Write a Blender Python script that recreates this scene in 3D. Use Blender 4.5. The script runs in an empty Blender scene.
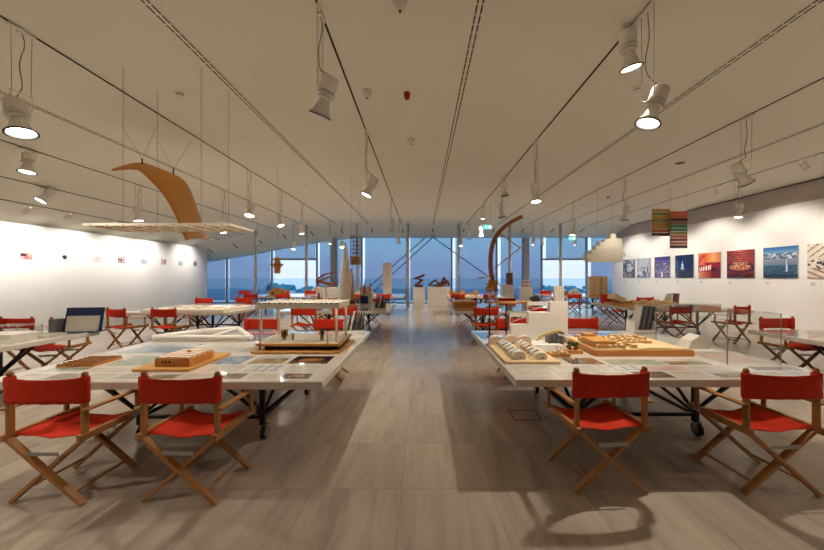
import bpy, bmesh, math, random
from mathutils import Vector, Matrix
random.seed(7)
S = bpy.context.scene
C = S.collection
PI = math.pi
R = math.radians

# ------------------------------------------------------------------ camera
CAMH = 1.56
cam = bpy.data.objects.new('camera', bpy.data.cameras.new('camera'))
C.objects.link(cam)
cam.location = (0, 0, CAMH)
cam.rotation_euler = (PI/2, 0, 0)
cam.data.sensor_width = 36
cam.data.lens = 330/824*36
cam.data.shift_x = -10/824
cam.data.shift_y = 2/824
cam.data.clip_end = 6000
S.camera = cam

# ------------------------------------------------------------------ world, exposure
w = bpy.data.worlds.new('dusk_sky'); S.world = w; w.use_nodes = True
nt = w.node_tree; nt.nodes.clear()
tc = nt.nodes.new('ShaderNodeTexCoord'); sep = nt.nodes.new('ShaderNodeSeparateXYZ')
rp = nt.nodes.new('ShaderNodeValToRGB'); bg = nt.nodes.new('ShaderNodeBackground'); wo = nt.nodes.new('ShaderNodeOutputWorld')
nt.links.new(tc.outputs['Generated'], sep.inputs[0]); nt.links.new(sep.outputs['Z'], rp.inputs[0])
nt.links.new(rp.outputs[0], bg.inputs[0]); nt.links.new(bg.outputs[0], wo.inputs[0])
cr = rp.color_ramp
cr.elements[0].position = 0.0; cr.elements[0].color = (0.60, 0.64, 0.84, 1)
cr.elements[1].position = 1.0; cr.elements[1].color = (0.12, 0.28, 0.62, 1)
for p, c in ((0.03, (0.60, 0.66, 0.93, 1)), (0.08, (0.66, 0.84, 1.0, 1)), (0.16, (0.60, 0.95, 1.15, 1)), (0.4, (0.35, 0.65, 1.0, 1))):
    e = cr.elements.new(p); e.color = c
bg.inputs[1].default_value = 1.3
S.view_settings.view_transform = 'Standard'
S.view_settings.look = 'None'
S.view_settings.gamma = 1
S.view_settings.use_curve_mapping = False
S.view_settings.exposure = 0.28
S.cycles.use_denoising = True
S.cycles.max_bounces = 8
S.cycles.transparent_max_bounces = 16
S.cycles.sample_clamp_indirect = 4
S.cycles.caustics_reflective = False
S.cycles.caustics_refractive = False
WARM = (1.0, 0.875, 0.73)
PENDANT_W = 140
WASH_LEFT_W = 150
WASH_RIGHT_W = 215

# ------------------------------------------------------------------ materials
def s2l(c):
    return tuple((v/255/12.92 if v/255 <= 0.04045 else ((v/255+0.055)/1.055)**2.4) for v in c)

def mat(name, rgb, rough=0.6, metal=0.0, spec=0.5, noise=0.0, nscale=20.0, stretch=(1, 1, 1), emit=None, estr=0, bump=0.0, coat=0.0):
    m = bpy.data.materials.new(name); m.use_nodes = True
    n = m.node_tree; b = n.nodes['Principled BSDF']
    col = (*s2l(rgb), 1)
    b.inputs['Base Color'].default_value = col
    b.inputs['Roughness'].default_value = rough
    b.inputs['Metallic'].default_value = metal
    b.inputs['Specular IOR Level'].default_value = spec
    b.inputs['Coat Weight'].default_value = coat; b.inputs['Coat Roughness'].default_value = 0.04
    if emit:
        b.inputs['Emission Color'].default_value = (*emit, 1); b.inputs['Emission Strength'].default_value = estr
    if noise > 0 or bump > 0:
        t = n.nodes.new('ShaderNodeTexCoord'); mp = n.nodes.new('ShaderNodeMapping'); mp.inputs['Scale'].default_value = stretch
        nz = n.nodes.new('ShaderNodeTexNoise'); nz.inputs['Scale'].default_value = nscale; nz.inputs['Detail'].default_value = 4
        n.links.new(t.outputs['Object'], mp.inputs[0]); n.links.new(mp.outputs[0], nz.inputs['Vector'])
        if noise > 0:
            mx = n.nodes.new('ShaderNodeMix'); mx.data_type = 'RGBA'
            mx.inputs['A'].default_value = tuple(v*(1-noise) for v in col[:3]) + (1,)
            mx.inputs['B'].default_value = tuple(min(1, v*(1+noise)) for v in col[:3]) + (1,)
            n.links.new(nz.outputs['Fac'], mx.inputs['Factor']); n.links.new(mx.outputs['Result'], b.inputs['Base Color'])
        if bump > 0:
            bp = n.nodes.new('ShaderNodeBump'); bp.inputs['Strength'].default_value = bump; bp.inputs['Distance'].default_value = 0.01
            n.links.new(nz.outputs['Fac'], bp.inputs['Height']); n.links.new(bp.outputs[0], b.inputs['Normal'])
    return m

def see_mat(name, tint, gloss=0.06, rough=0.02):
    m = bpy.data.materials.new(name); m.use_nodes = True
    n = m.node_tree; n.nodes.clear()
    t = n.nodes.new('ShaderNodeBsdfTransparent'); t.inputs[0].default_value = (*tint, 1)
    g = n.nodes.new('ShaderNodeBsdfGlossy'); g.inputs['Roughness'].default_value = rough
    lw = n.nodes.new('ShaderNodeLayerWeight'); lw.inputs[0].default_value = 0.3
    pw = n.nodes.new('ShaderNodeMath'); pw.operation = 'POWER'; pw.inputs[1].default_value = 3.0; n.links.new(lw.outputs['Facing'], pw.inputs[0])
    f = n.nodes.new('ShaderNodeMath'); f.operation = 'MULTIPLY_ADD'; f.inputs[1].default_value = 0.45; f.inputs[2].default_value = 0.025; n.links.new(pw.outputs[0], f.inputs[0])
    mx = n.nodes.new('ShaderNodeMixShader'); o = n.nodes.new('ShaderNodeOutputMaterial')
    n.links.new(f.outputs[0], mx.inputs[0]); n.links.new(t.outputs[0], mx.inputs[1]); n.links.new(g.outputs[0], mx.inputs[2]); n.links.new(mx.outputs[0], o.inputs[0])
    return m

def vcol_mat(name, rough=0.14, spec=0.5):
    m = bpy.data.materials.new(name); m.use_nodes = True
    n = m.node_tree; b = n.nodes['Principled BSDF']
    a = n.nodes.new('ShaderNodeAttribute'); a.attribute_name = 'print'
    n.links.new(a.outputs['Color'], b.inputs['Base Color'])
    b.inputs['Roughness'].default_value = rough; b.inputs['Specular IOR Level'].default_value = spec; b.inputs['Coat Weight'].default_value = 0.8 if rough < 0.3 else 0; b.inputs['Coat Roughness'].default_value = 0.04
    return m

M = {}
M['ceiling'] = mat('ceiling_plaster', (243, 240, 224), 0.9, noise=0.012, nscale=1.2)
M['wall'] = mat('wall_paint', (238, 234, 228), 0.75, noise=0.01, nscale=2)
M['wall_left'] = mat('satin_wall_panel', (240, 237, 233), 0.45, noise=0.01, nscale=2)
M['upper'] = mat('upper_wall_paint', (238, 232, 224), 0.9)
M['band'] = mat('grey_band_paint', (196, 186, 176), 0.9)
M['white'] = mat('white_paint', (232, 228, 220), 0.5)
M['table_top'] = mat('gloss_white_laminate', (236, 232, 224), 0.10, spec=0.6, noise=0.01, nscale=3, coat=0.8)
M['table_edge'] = mat('white_table_edge', (222, 216, 206), 0.4)
M['steel'] = mat('black_steel', (24, 22, 22), 0.45, 0.3)
M['rubber'] = mat('black_rubber', (22, 22, 23), 0.6)
M['chrome'] = mat('chrome', (190, 190, 190), 0.2, 1.0)
M['zinc'] = mat('zinc_plate', (165, 165, 162), 0.4, 0.6)
M['canvas'] = mat('red_canvas', (200, 54, 30), 0.9, noise=0.10, nscale=45, bump=0.12, spec=0.2)
M['chair_wood'] = mat('oiled_beech', (168, 116, 62), 0.45, noise=0.22, nscale=9, stretch=(6, 6, 1.2))
M['amber'] = mat('amber_wood', (196, 128, 52), 0.4, noise=0.15, nscale=8, stretch=(1, 6, 1))
M['oak'] = mat('oak_board', (206, 150, 78), 0.45, noise=0.12, nscale=8, stretch=(1, 7, 1))
M['pale_wood'] = mat('pale_basswood', (230, 202, 156), 0.55, noise=0.10, nscale=9, stretch=(5, 1, 1))
M['brown_wood'] = mat('brown_wood', (112, 66, 42), 0.5, noise=0.2, nscale=10, stretch=(1, 1, 4))
M['wing_wood'] = mat('laminated_wood', (214, 146, 54), 0.5, noise=0.14, nscale=3, stretch=(14, 1, 1))
M['bow_wood'] = mat('bow_wood', (168, 100, 56), 0.45, noise=0.18, nscale=10)
M['cream'] = mat('cream_board', (240, 234, 218), 0.6)
M['plaster'] = mat('white_model_plaster', (246, 243, 236), 0.7, noise=0.02, nscale=30)
M['pink_plaster'] = mat('ivory_model_plaster', (236, 216, 198), 0.7)
M['dark'] = mat('dark_recess', (22, 20, 19), 0.8)
M['slot'] = mat('black_slot', (20, 17, 14), 0.8)
M['grey'] = mat('mid_grey', (110, 110, 110), 0.6)
M['dark_grey'] = mat('dark_grey', (62, 64, 66), 0.6)
M['lamp'] = mat('lamp_enamel', (240, 236, 226), 0.35)
M['lampdark'] = mat('lamp_rim', (30, 28, 26), 0.4)
M['cable'] = mat('grey_cable', (120, 112, 98), 0.6)
M['bulb'] = mat('lit_reflector', (255, 250, 240), 0.5, emit=(1.0, 0.93, 0.82), estr=9)
M['wire'] = mat('steel_wire', (140, 132, 118), 0.4, 0.5)
M['column'] = mat('column_paint', (196, 190, 184), 0.35)
M['mullion'] = mat('mullion_metal', (140, 148, 162), 0.4, 0.2)
M['pier'] = mat('pier_paint', (150, 155, 170), 0.5)
M['rod'] = mat('brace_rod', (110, 118, 135), 0.4, 0.3)
M['navy'] = mat('navy_board', (22, 36, 84), 0.5)
M['paper'] = mat('paper', (232, 228, 220), 0.7)
M['grey_paper'] = mat('grey_card', (186, 180, 168), 0.7)
M['yellow_resin'] = mat('yellow_resin', (246, 226, 140), 0.5)
M['foliage'] = mat('model_foliage', (62, 92, 44), 0.9, noise=0.3, nscale=60)
M['redbits'] = mat('red_flocking', (160, 58, 44), 0.9)
M['alarm_red'] = mat('red_plastic', (150, 18, 16), 0.3)
M['exit'] = mat('exit_green', (20, 150, 110), 0.4, emit=(0.05, 0.75, 0.50), estr=1.6)
M['exit_white'] = mat('exit_white', (240, 255, 250), 0.4, emit=(0.9, 1.0, 0.95), estr=2.2)
M['glass'] = see_mat('window_glass', (0.93, 0.97, 0.98))
M['acrylic'] = see_mat('clear_acrylic', (0.97, 0.97, 0.96))
M['print'] = vcol_mat('glossy_print')
M['tree'] = mat('tree_leaves', (60, 138, 148), 0.9, noise=0.5, nscale=1.4)
M['bark'] = mat('tree_bark', (70, 66, 60), 0.9)
M['terrace'] = mat('terrace_paving', (190, 195, 200), 0.8)
M['sea'] = mat('sea_water', (150, 156, 176), 0.22, spec=0.6)
M['land'] = mat('land', (70, 96, 100), 0.9)
M['text'] = mat('grey_wall_lettering', (160, 156, 158), 0.7)
M['ink'] = mat('ink', (60, 60, 62), 0.7)

def blind_mat():
    m = bpy.data.materials.new('blue_mesh_blind'); m.use_nodes = True
    n = m.node_tree; n.nodes.clear()
    t = n.nodes.new('ShaderNodeBsdfTransparent'); t.inputs[0].default_value = (0.62, 0.72, 0.82, 1)
    d = n.nodes.new('ShaderNodeBsdfDiffuse'); d.inputs[0].default_value = (0.22, 0.26, 0.34, 1)
    mx = n.nodes.new('ShaderNodeMixShader'); o = n.nodes.new('ShaderNodeOutputMaterial'); mx.inputs[0].default_value = 0.25
    n.links.new(t.outputs[0], mx.inputs[1]); n.links.new(d.outputs[0], mx.inputs[2]); n.links.new(mx.outputs[0], o.inputs[0])
    return m
M['blind'] = blind_mat()

def floor_mat():
    m = bpy.data.materials.new('polished_marble_slabs'); m.use_nodes = True
    n = m.node_tree; L = n.links; b = n.nodes['Principled BSDF']
    def node(t, **k):
        q = n.nodes.new(t)
        for a, v in k.items(): setattr(q, a, v)
        return q
    def math_(op, a, b_=None):
        q = node('ShaderNodeMath', operation=op)
        for i, v in enumerate((a, b_)):
            if v is None: continue
            if isinstance(v, (int, float)): q.inputs[i].default_value = v
            else: L.new(v, q.inputs[i])
        return q.outputs[0]
    tc = node('ShaderNodeTexCoord'); sp = node('ShaderNodeSeparateXYZ'); L.new(tc.outputs['Object'], sp.inputs[0])
    W = 0.66
    u = math_('DIVIDE', math_('ADD', sp.outputs['X'], 0.15+W*40), W)
    v = math_('DIVIDE', math_('ADD', sp.outputs['Y'], -2.433+W*40), W)
    fu = math_('FLOOR', u); fv = math_('FLOOR', v)
    cb = node('ShaderNodeCombineXYZ'); L.new(fu, cb.inputs[0]); L.new(fv, cb.inputs[1])
    wn = node('ShaderNodeTexWhiteNoise'); L.new(cb.outputs[0], wn.inputs['Vector'])
    # veins that run down the room, offset from slab to slab
    off = node('ShaderNodeVectorMath', operation='SCALE'); L.new(wn.outputs['Color'], off.inputs[0]); off.inputs['Scale'].default_value = 9.0
    add = node('ShaderNodeVectorMath', operation='ADD'); L.new(tc.outputs['Object'], add.inputs[0]); L.new(off.outputs[0], add.inputs[1])
    mp = node('ShaderNodeMapping'); mp.inputs['Scale'].default_value = (1.0, 0.13, 1.0); mp.inputs['Rotation'].default_value = (0, 0, 0.03); L.new(add.outputs[0], mp.inputs[0])
    nz = node('ShaderNodeTexNoise'); nz.inputs['Scale'].default_value = 7; nz.inputs['Detail'].default_value = 6; nz.inputs['Roughness'].default_value = 0.62; nz.inputs['Distortion'].default_value = 0.8
    L.new(mp.outputs[0], nz.inputs['Vector'])
    r1 = node('ShaderNodeValToRGB'); L.new(nz.outputs['Fac'], r1.inputs[0])
    r1.color_ramp.elements[0].position = 0.30; r1.color_ramp.elements[0].color = (*s2l((162, 150, 137)), 1)
    r1.color_ramp.elements[1].position = 0.62; r1.color_ramp.elements[1].color = (*s2l((190, 177, 162)), 1)
    e = r1.color_ramp.elements.new(0.45); e.color = (*s2l((180, 167, 153)), 1)
    tone = math_('ADD', math_('MULTIPLY', wn.outputs['Value'], 0.12), 0.91)
    mu = node('ShaderNodeVectorMath', operation='SCALE'); L.new(r1.outputs[0], mu.inputs[0]); L.new(tone, mu.inputs['Scale'])
    # joints
    def edge(t):
        f = math_('FRACT', t)
        a = math_('MINIMUM', f, math_('SUBTRACT', 1.0, f))
        return math_('LESS_THAN', a, 0.0035)
    j = math_('MAXIMUM', edge(u), edge(v))
    mj = node('ShaderNodeMix', data_type='RGBA'); L.new(math_('MULTIPLY', j, 0.45), mj.inputs['Factor']); L.new(mu.outputs[0], mj.inputs['A']); mj.inputs['B'].default_value = (*s2l((110, 100, 88)), 1)
    L.new(mj.outputs['Result'], b.inputs['Base Color'])
    nr = node('ShaderNodeTexNoise'); nr.inputs['Scale'].default_value = 2.2; L.new(tc.outputs['Object'], nr.inputs['Vector'])
    L.new(math_('ADD', math_('MULTIPLY', nr.outputs['Fac'], 0.10), 0.15), b.inputs['Roughness'])
    b.inputs['Specular IOR Level'].default_value = 0.5
    return m
M['floor'] = floor_mat()

# ------------------------------------------------------------------ geometry helpers
class MB:
    def __init__(s): s.bm = bmesh.new()
    def box(s, c, d, rz=0, rx=0, ry=0):
        r = bmesh.ops.create_cube(s.bm, size=1)
        mtx = Matrix.Translation(c) @ Matrix.Rotation(rz, 4, 'Z') @ Matrix.Rotation(ry, 4, 'Y') @ Matrix.Rotation(rx, 4, 'X') @ Matrix.Diagonal((*d, 1))
        bmesh.ops.transform(s.bm, matrix=mtx, verts=r['verts']); return s
    def bar(s, p, q, w, t, up=(0, 0, 1)):
        p, q = Vector(p), Vector(q); d = q-p; L = d.length; z = d.normalized()
        x = Vector(up).cross(z)
        if x.length < 1e-3: x = Vector((1, 0, 0)).cross(z)
        x.normalize(); y = z.cross(x)
        m3 = Matrix((x, y, z)).transposed().to_4x4()
        r = bmesh.ops.create_cube(s.bm, size=1)
        bmesh.ops.transform(s.bm, matrix=Matrix.Translation((p+q)/2) @ m3 @ Matrix.Diagonal((w, t, L, 1)), verts=r['verts']); return s
    def cyl(s, p, q, r1, r2=None, n=12):
        p, q = Vector(p), Vector(q); d = q-p
        if r2 is None: r2 = r1
        rot = Vector((0, 0, 1)).rotation_difference(d.normalized()).to_matrix().to_4x4()
        bmesh.ops.create_cone(s.bm, cap_ends=True, segments=n, radius1=r1, radius2=r2, depth=d.length, matrix=Matrix.Translation((p+q)/2) @ rot); return s
    def ball(s, c, r, n=10, sc=(1, 1, 1)):
        bmesh.ops.create_uvsphere(s.bm, u_segments=n, v_segments=max(4, n*2//3), radius=r, matrix=Matrix.Translation(c) @ Matrix.Diagonal((*sc, 1))); return s
    def tube(s, pts, r, n=8):
        for a, b in zip(pts, pts[1:]): s.cyl(a, b, r, n=n)
        for a in pts[1:-1]: s.ball(a, r, n)
        return s
    def lathe(s, prof, n=20, mtx=None, cap=True):
        mtx = mtx or Matrix.Identity(4)
        rings = []
        for r, z in prof:
            rings.append([s.bm.verts.new(mtx @ Vector((r*math.cos(2*PI*k/n), r*math.sin(2*PI*k/n), z))) for k in range(n)])
        for a, b in zip(rings, rings[1:]):
            for k in range(n): s.bm.faces.new((a[k], a[(k+1) % n], b[(k+1) % n], b[k]))
        if cap:
            s.bm.faces.new(rings[0][::-1]); s.bm.faces.new(rings[-1])
        return s
    def prism(s, pts, depth, mtx=None):       # outline in local XZ, thickness along +Y
        mtx = mtx or Matrix.Identity(4)
        a = [s.bm.verts.new(mtx @ Vector((x, 0, z))) for x, z in pts]
        b = [s.bm.verts.new(mtx @ Vector((x, depth, z))) for x, z in pts]
        s.bm.faces.new(a); s.bm.faces.new(b[::-1])
        for k in range(len(pts)):
            k2 = (k+1) % len(pts); s.bm.faces.new((a[k2], a[k], b[k], b[k2]))
        return s
    def grid(s, rows):                         # rows of points -> sheet
        vs = [[s.bm.verts.new(p) for p in row] for row in rows]
        for r0, r1 in zip(vs, vs[1:]):
            for k in range(len(r0)-1): s.bm.faces.new((r0[k], r0[k+1], r1[k+1], r1[k]))
        return s
    def build(s, name, m, parent=None, smooth=False, bevel=0, solid=0, sub=0, loc=None):
        bmesh.ops.recalc_face_normals(s.bm, faces=s.bm.faces[:])
        me = bpy.data.meshes.new(name); s.bm.to_mesh(me); s.bm.free()
        o = bpy.data.objects.new(name, me); C.objects.link(o)
        me.materials.append(m)
        if smooth:
            for p in me.polygons: p.use_smooth = True
        if solid:
            q = o.modifiers.new('t', 'SOLIDIFY'); q.thickness = solid; q.offset = 0
        if bevel:
            q = o.modifiers.new('b', 'BEVEL'); q.width = bevel; q.segments = 2; q.limit_method = 'ANGLE'
        if sub:
            q = o.modifiers.new('s', 'SUBSURF'); q.levels = sub; q.render_levels = sub
        if parent: o.parent = parent
        if loc: o.location = loc
        return o

def tag(o, label=None, cat=None, group=None, kind=None):
    if label: o['label'] = label
    if cat: o['category'] = cat
    if group: o['group'] = group
    if kind: o['kind'] = kind
    return o
def thing(name, label, cat, loc=(0, 0, 0), rz=0, group=None):
    o = bpy.data.objects.new(name, None); C.objects.link(o)
    o.empty_display_size = 0.1
    o.location = loc; o.rotation_euler = (0, 0, rz)
    return tag(o, label, cat, group)
def kids(o): return [c for c in ALLKIDS.get(o.name, [])]
def dup(root, loc, rz, label, group=None):
    def cp(o, parent):
        c = o.copy(); C.objects.link(c); c.parent = parent
        for ch in list(o.children): cp(ch, c)
        return c
    r = cp(root, None); r.location = loc; r.rotation_euler = (0, 0, rz); r['label'] = label
    if group: r['group'] = group
    return r
def struct(o): o['kind'] = 'structure'; return o

def painted(name, wd, ht, fn, nx, ny, parent=None, thick=0.004, flat=True):
    """a print: front face divided into a grid coloured by fn(u, v); lies in XY (flat) or stands in XZ facing -Y"""
    bm = bmesh.new(); col = bm.loops.layers.float_color.new('print')
    def P(u, v, d):
        x = (u-0.5)*wd; y = (v-0.5)*ht
        return (x, y, thick+d) if flat else (x, -d, y)
    vs = [[bm.verts.new(P(i/nx, j/ny, 0)) for i in range(nx+1)] for j in range(ny+1)]
    for j in range(ny):
        for i in range(nx):
            f = bm.faces.new((vs[j][i], vs[j][i+1], vs[j+1][i+1], vs[j+1][i]))
            c = s2l(fn((i+.5)/nx, (j+.5)/ny))
            for l in f.loops: l[col] = (*c, 1)
    rim = [vs[0][i] for i in range(nx+1)] + [vs[j][nx] for j in range(1, ny+1)] + [vs[ny][i] for i in range(nx-1, -1, -1)] + [vs[j][0] for j in range(ny-1, 0, -1)]
    low = [bm.verts.new((v.co.x, v.co.y, v.co.z-thick) if flat else (v.co.x, v.co.y+thick, v.co.z)) for v in rim]
    n = len(rim)
    for k in range(n):
        f = bm.faces.new((rim[(k+1) % n], rim[k], low[k], low[(k+1) % n]))
        for l in f.loops: l[col] = (0.5, 0.5, 0.5, 1)
    me = bpy.data.meshes.new(name); bm.to_mesh(me); bm.free()
    me.materials.append(M['print'])
    o = bpy.data.objects.new(name, me); C.objects.link(o)
    if parent: o.parent = parent
    return o

def onto(x, y, h):                   # photo pixel on the horizontal plane at height h -> place in the room
    z = 330*(CAMH-h)/(y-277); return ((x-422)/330*z, z, h)
def at(x, y, z):                     # photo pixel at depth z
    return ((x-422)/330*z, z, CAMH+(277-y)/330*z)

# ------------------------------------------------------------------ room shell
ZB, ZF, XR, XL = -6.0, 19.6, 11.3, -12.3
HC = CAMH+2.83
PROF = [(-14.8, 1.18), (-13.4, 1.45), (-12.3, 1.72), (-11.4, 1.92), (-10.6, 2.08), (-9.6, 2.30), (-8.6, 2.48), (-7.6, 2.62), (-6.6, 2.73), (-5.6, 2.79), (-4.6, 2.825), (-3.5, 2.83), (12.4, 2.83)]
PROFF = [(-14.8, 0.72), (-13.4, 0.85), (-12.3, 0.98), (-11.4, 1.12), (-10.6, 1.27), (-9.6, 1.45), (-8.6, 1.64), (-7.6, 1.83), (-6.6, 2.00), (-5.6, 2.15), (-4.6, 2.27), (-3.5, 2.35), (12.4, 2.37)]
def lerp(tab, x):
    for (a, ha), (b, hb) in zip(tab, tab[1:]):
        if x <= b: return ha+(hb-ha)*(x-a)/(b-a)
    return tab[-1][1]
def ceil_z(x): return CAMH+lerp(PROF, x)

xs = [-14.8 + i*0.4 for i in range(30)] + [-2.0, 2.0, 6.0, 12.4]
b = MB()
b.grid([[(x, ZB, CAMH+lerp(PROF, x)) for x in xs], [(x, 18.0, CAMH+lerp(PROF, x)) for x in xs], [(x, ZF+0.3, CAMH+lerp(PROFF, x)) for x in xs]])
ce = b.build('ceiling', M['ceiling'], solid=0); struct(ce)
q = ce.modifiers.new('t', 'SOLIDIFY'); q.thickness = 0.08; q.offset = 1
for p in ce.data.polygons: p.use_smooth = False
# the solid thickens upwards
if ce.data.polygons[0].normal.z < 0: q.offset = -1
struct(MB().box((-1.2, (ZB+ZF)/2, -0.1), (27.6, ZF-ZB+0.4, 0.2)).build('floor', M['floor']))
struct(MB().box((XL-0.1, (ZB+18.9)/2, 1.6), (0.2, 18.9-ZB, 3.2)).build('wall_left', M['wall_left']))
struct(MB().box((-14.9, (ZB+ZF)/2, 1.6), (0.2, ZF-ZB+0.6, 3.4)).build('wall_far_left', M['upper']))
struct(MB().box((XR+0.1, (ZB+ZF)/2, (CAMH+2.22)/2), (0.2, ZF-ZB, CAMH+2.22)).build('wall_right', M['wall']))
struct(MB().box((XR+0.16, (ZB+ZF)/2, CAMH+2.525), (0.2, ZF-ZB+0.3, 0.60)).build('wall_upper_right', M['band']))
struct(MB().box((XR+0.045, (ZB+18.0)/2, CAMH+2.815), (0.03, 18.0-ZB, 0.022)).build('trim_1', M['slot']))
struct(MB().box((-1.2, ZB-0.1, 2.3), (27.6, 0.2, 4.6)).build('wall_back', M['wall']))
# facade: posts of the glazing, windows and blinds
GX = [7.25+2.68*k for k in range(-8, 2)]          # -14.19 ... 9.93
bays = list(zip(GX, GX[1:])) + [(9.93, 11.45)]
DOORS = (2, 8)                                      # bays whose lower half is an open glass door
SILL = 0.0
fl = MB().box((-1.7, ZF+0.1, 0.03), (26.4, 0.12, 0.06)).build('trim_2', M['mullion']); struct(fl)
for i, (x0, x1) in enumerate(bays):
    top = lambda x: CAMH+lerp(PROFF, x)+0.02
    wn_ = MB()
    wn_.prism([(x0-0.16, 0.0), (x0-0.07, 0.0), (x0-0.07, top(x0)), (x0-0.16, top(x0))], 0.14, Matrix.Translation((0, ZF+0.02, 0)))
    fr = wn_.build('window_%d' % (i+1), M['mullion']); struct(fr)
    if i in DOORS:
        MB().box(((x0+x1)/2-0.1, ZF+0.08, CAMH+1.05), (x1-x0-0.1, 0.14, 0.10)).build('transom', M['pier'], fr)
    MB().prism([(x0-0.07, 0.06), (x1-0.16, 0.06), (x1-0.16, top(x1)-0.03), (x0-0.07, top(x0)-0.03)], 0.012, Matrix.Translation((0, ZF+0.09, 0))).build('pane', M['glass'], fr)
    bt = CAMH+1.10 if i in DOORS else 0.2
    bx0, bx1 = x0+0.09, x1-0.16
    if i == 10: bx1 = XR-0.02
    bl = MB().prism([(bx0, bt), (bx1, bt), (bx1, top(bx1)-0.03), (bx0, top(bx0)-0.03)], 0.004, Matrix.Translation((0, ZF-0.03, 0))).build('blind_fabric', M['blind'])
    where = ['at the far left end behind the white wall panel', 'just right of where the left white wall ends', 'above the left glass door', 'right of the left glass door, beside the grey pier', 'behind the white tower model',
             'left of the middle of the window wall', 'in the middle behind the two timber sculptures', 'beside the right grey pier', 'above the right glass door', '', 'between the right glass door and the right wall']
    where[7] = 'left of the right glass door'; where[6] = 'behind the curved wooden bow'; where[5] = 'in the middle, behind the two timber sculptures'
    where[8] = 'above the right glass door'; where[9] = 'immediately right of the right glass door'
    t = thing('roller_blind', 'blue translucent roller blind ' + where[i], 'blind', ((x0+x1)/2, ZF-0.03, bt), 0)
    bl.parent = t; bl.location = (-(x0+x1)/2, 0.03-ZF+ZF-0.03, -bt)
    bl.location = (-(x0+x1)/2, -(ZF-0.03), -bt)
    hb = MB().box((0, 0.0, 0.0), (bx1-bx0, 0.02, 0.03)).build('hem_bar', M['zinc'], t); hb.location = ((bx0+bx1)/2-(x0+x1)/2, 0, 0)
for x, lab in ((-5.15, 'left'), (6.05, 'right')):
    tag(MB().box((x, 19.3, 1.93), (0.34, 0.34, 3.86)).build('pier', M['pier']), 'square grey pier in front of the window wall, the %s one' % lab, 'pier')
for k, x in enumerate([-8.78, -6.1, -3.42, -0.74, 1.94, 4.62, 7.30]):
    names = ['thin round white column by the left glass door', 'thin round white column right of the left glass door', 'thin round white column behind the golden spires model',
             'thin round white column in the middle by the timber sculptures', 'thin round white column just left of the wooden bow', 'thin round white column by the dark wood block plinth', 'thin round white column in front of the right glass door', 'thin round white column nearest the right wall']
    c = thing('column', names[k], 'column', (x, 17.4, 0), 0)
    MB().cyl((0, 0, 0), (0, 0, ceil_z(x)-0.005), 0.07, n=20).build('shaft', M['column'], c, smooth=True)
    MB().cyl((0, 0, 0), (0, 0, 0.02), 0.12, n=20).build('base_ring', M['zinc'], c)
# bracing rods behind the blinds
for k, (p, q_, lb) in enumerate([(at(350, 303.8, 19.35), at(427.5, 235.6, 19.35), 'upper of the two parallel rods rising to the middle'), (at(360, 303.8, 19.35), at(434.5, 235.6, 19.35), 'lower of the two parallel rods rising to the middle'),
                           (at(430, 235.2, 19.02), at(527, 304.0, 19.02), 'rod falling to the right behind the bow')]):
    tag(MB().cyl(p, q_, 0.03, n=8).build('brace_rod', M['rod']), 'diagonal steel bracing, %s' % lb, 'rod')

# outside
tag(struct(MB().box((0, 32, -0.12), (60, 24.4, 0.2)).build('terrace', M['terrace'])), None)
struct(MB().box((0, 1540, -11), (5000, 3000, 0.2)).build('sea_ground', M['sea']))
def tree(x, y, r, h, label, seed):
    rnd = random.Random(seed)
    t = thing('tree', label, 'tree', (x, y, -3.0)); 
    MB().cyl((0, 0, 0), (0, 0, h+1.8), 0.12, 0.07, 8).build('trunk', M['bark'], t)
    b = MB()
    for k in range(16):
        a = rnd.uniform(0, 2*PI); rr = rnd.uniform(0, r*0.65)
        bmesh.ops.create_icosphere(b.bm, subdivisions=2, radius=r*rnd.uniform(0.22, 0.42), matrix=Matrix.Translation((math.cos(a)*rr, math.sin(a)*rr, h+3-r*0.5+rnd.uniform(-0.5, 0.25)*r)))
    for v in b.bm.verts: v.co += Vector((rnd.uniform(-1, 1), rnd.uniform(-1, 1), rnd.uniform(-1, 1)))*0.07*r
    b.build('crown', M['tree'], t)
ORD = ['first', 'second', 'third', 'fourth', 'fifth', 'sixth', 'seventh', 'eighth', 'ninth']
for j, (x, y, h) in enumerate([(-17.6, 43.5, 0.5), (-16.0, 38.7, 0.85), (-14.9, 43.5, 0.3), (-14.7, 34, 0.9), (-13.3, 38.7, 0.3), (-12.0, 34, 0.25)]):
    tree(x, y, 1.3, h, 'bushy teal green tree outside the left glass door, %s from the left' % ORD[j], j)
for j, (x, y, h) in enumerate([(13.3, 34, 0.45), (14.9, 38.7, 0.35), (16.0, 34, 0.4), (16.6, 43.5, 0.5), (17.6, 38.7, 0.3), (19.4, 43.5, 0.45), (22.2, 43.5, 0.4)]):
    tree(x, y, 1.3, h, 'bushy teal green tree outside the right glass door, %s from the left' % ORD[j], 20+j)

# ------------------------------------------------------------------ ceiling tracks and air slots
TR = {'t': [(-10.9, 'track nearest the left wall'), (-9.6, 'second track from the left wall'), (-7.9, 'third track from the left wall'), (-4.55, 'fourth track from the left wall'), (-1.08, 'track just left of the centre aisle'), (2.36, 'track just right of the centre aisle'), (5.7, 'second track from the right wall'), (9.1, 'track nearest the right wall')],
      'd': [(-6.25, 'slot over the hanging lattice panel'), (-2.83, 'slot left of the centre aisle'), (0.6, 'slot over the centre aisle'), (4.06, 'slot right of the wooden bow'), (7.4, 'slot over the coloured stripes')]}
for x, lab in TR['t']:
    z = ceil_z(x)-(0.004 if x == -4.55 else 0); sl = (ceil_z(x+0.05)-ceil_z(x-0.05))/0.1
    t = thing('light_track', 'dark recessed ceiling light %s' % lab, 'light track', (x, 6.0, z))
    MB().box((0, 0, -0.0055-0.012*abs(sl)), (0.022, 23.6, 0.008), ry=-math.atan(sl)).build('channel', M['slot'], t)
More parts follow.
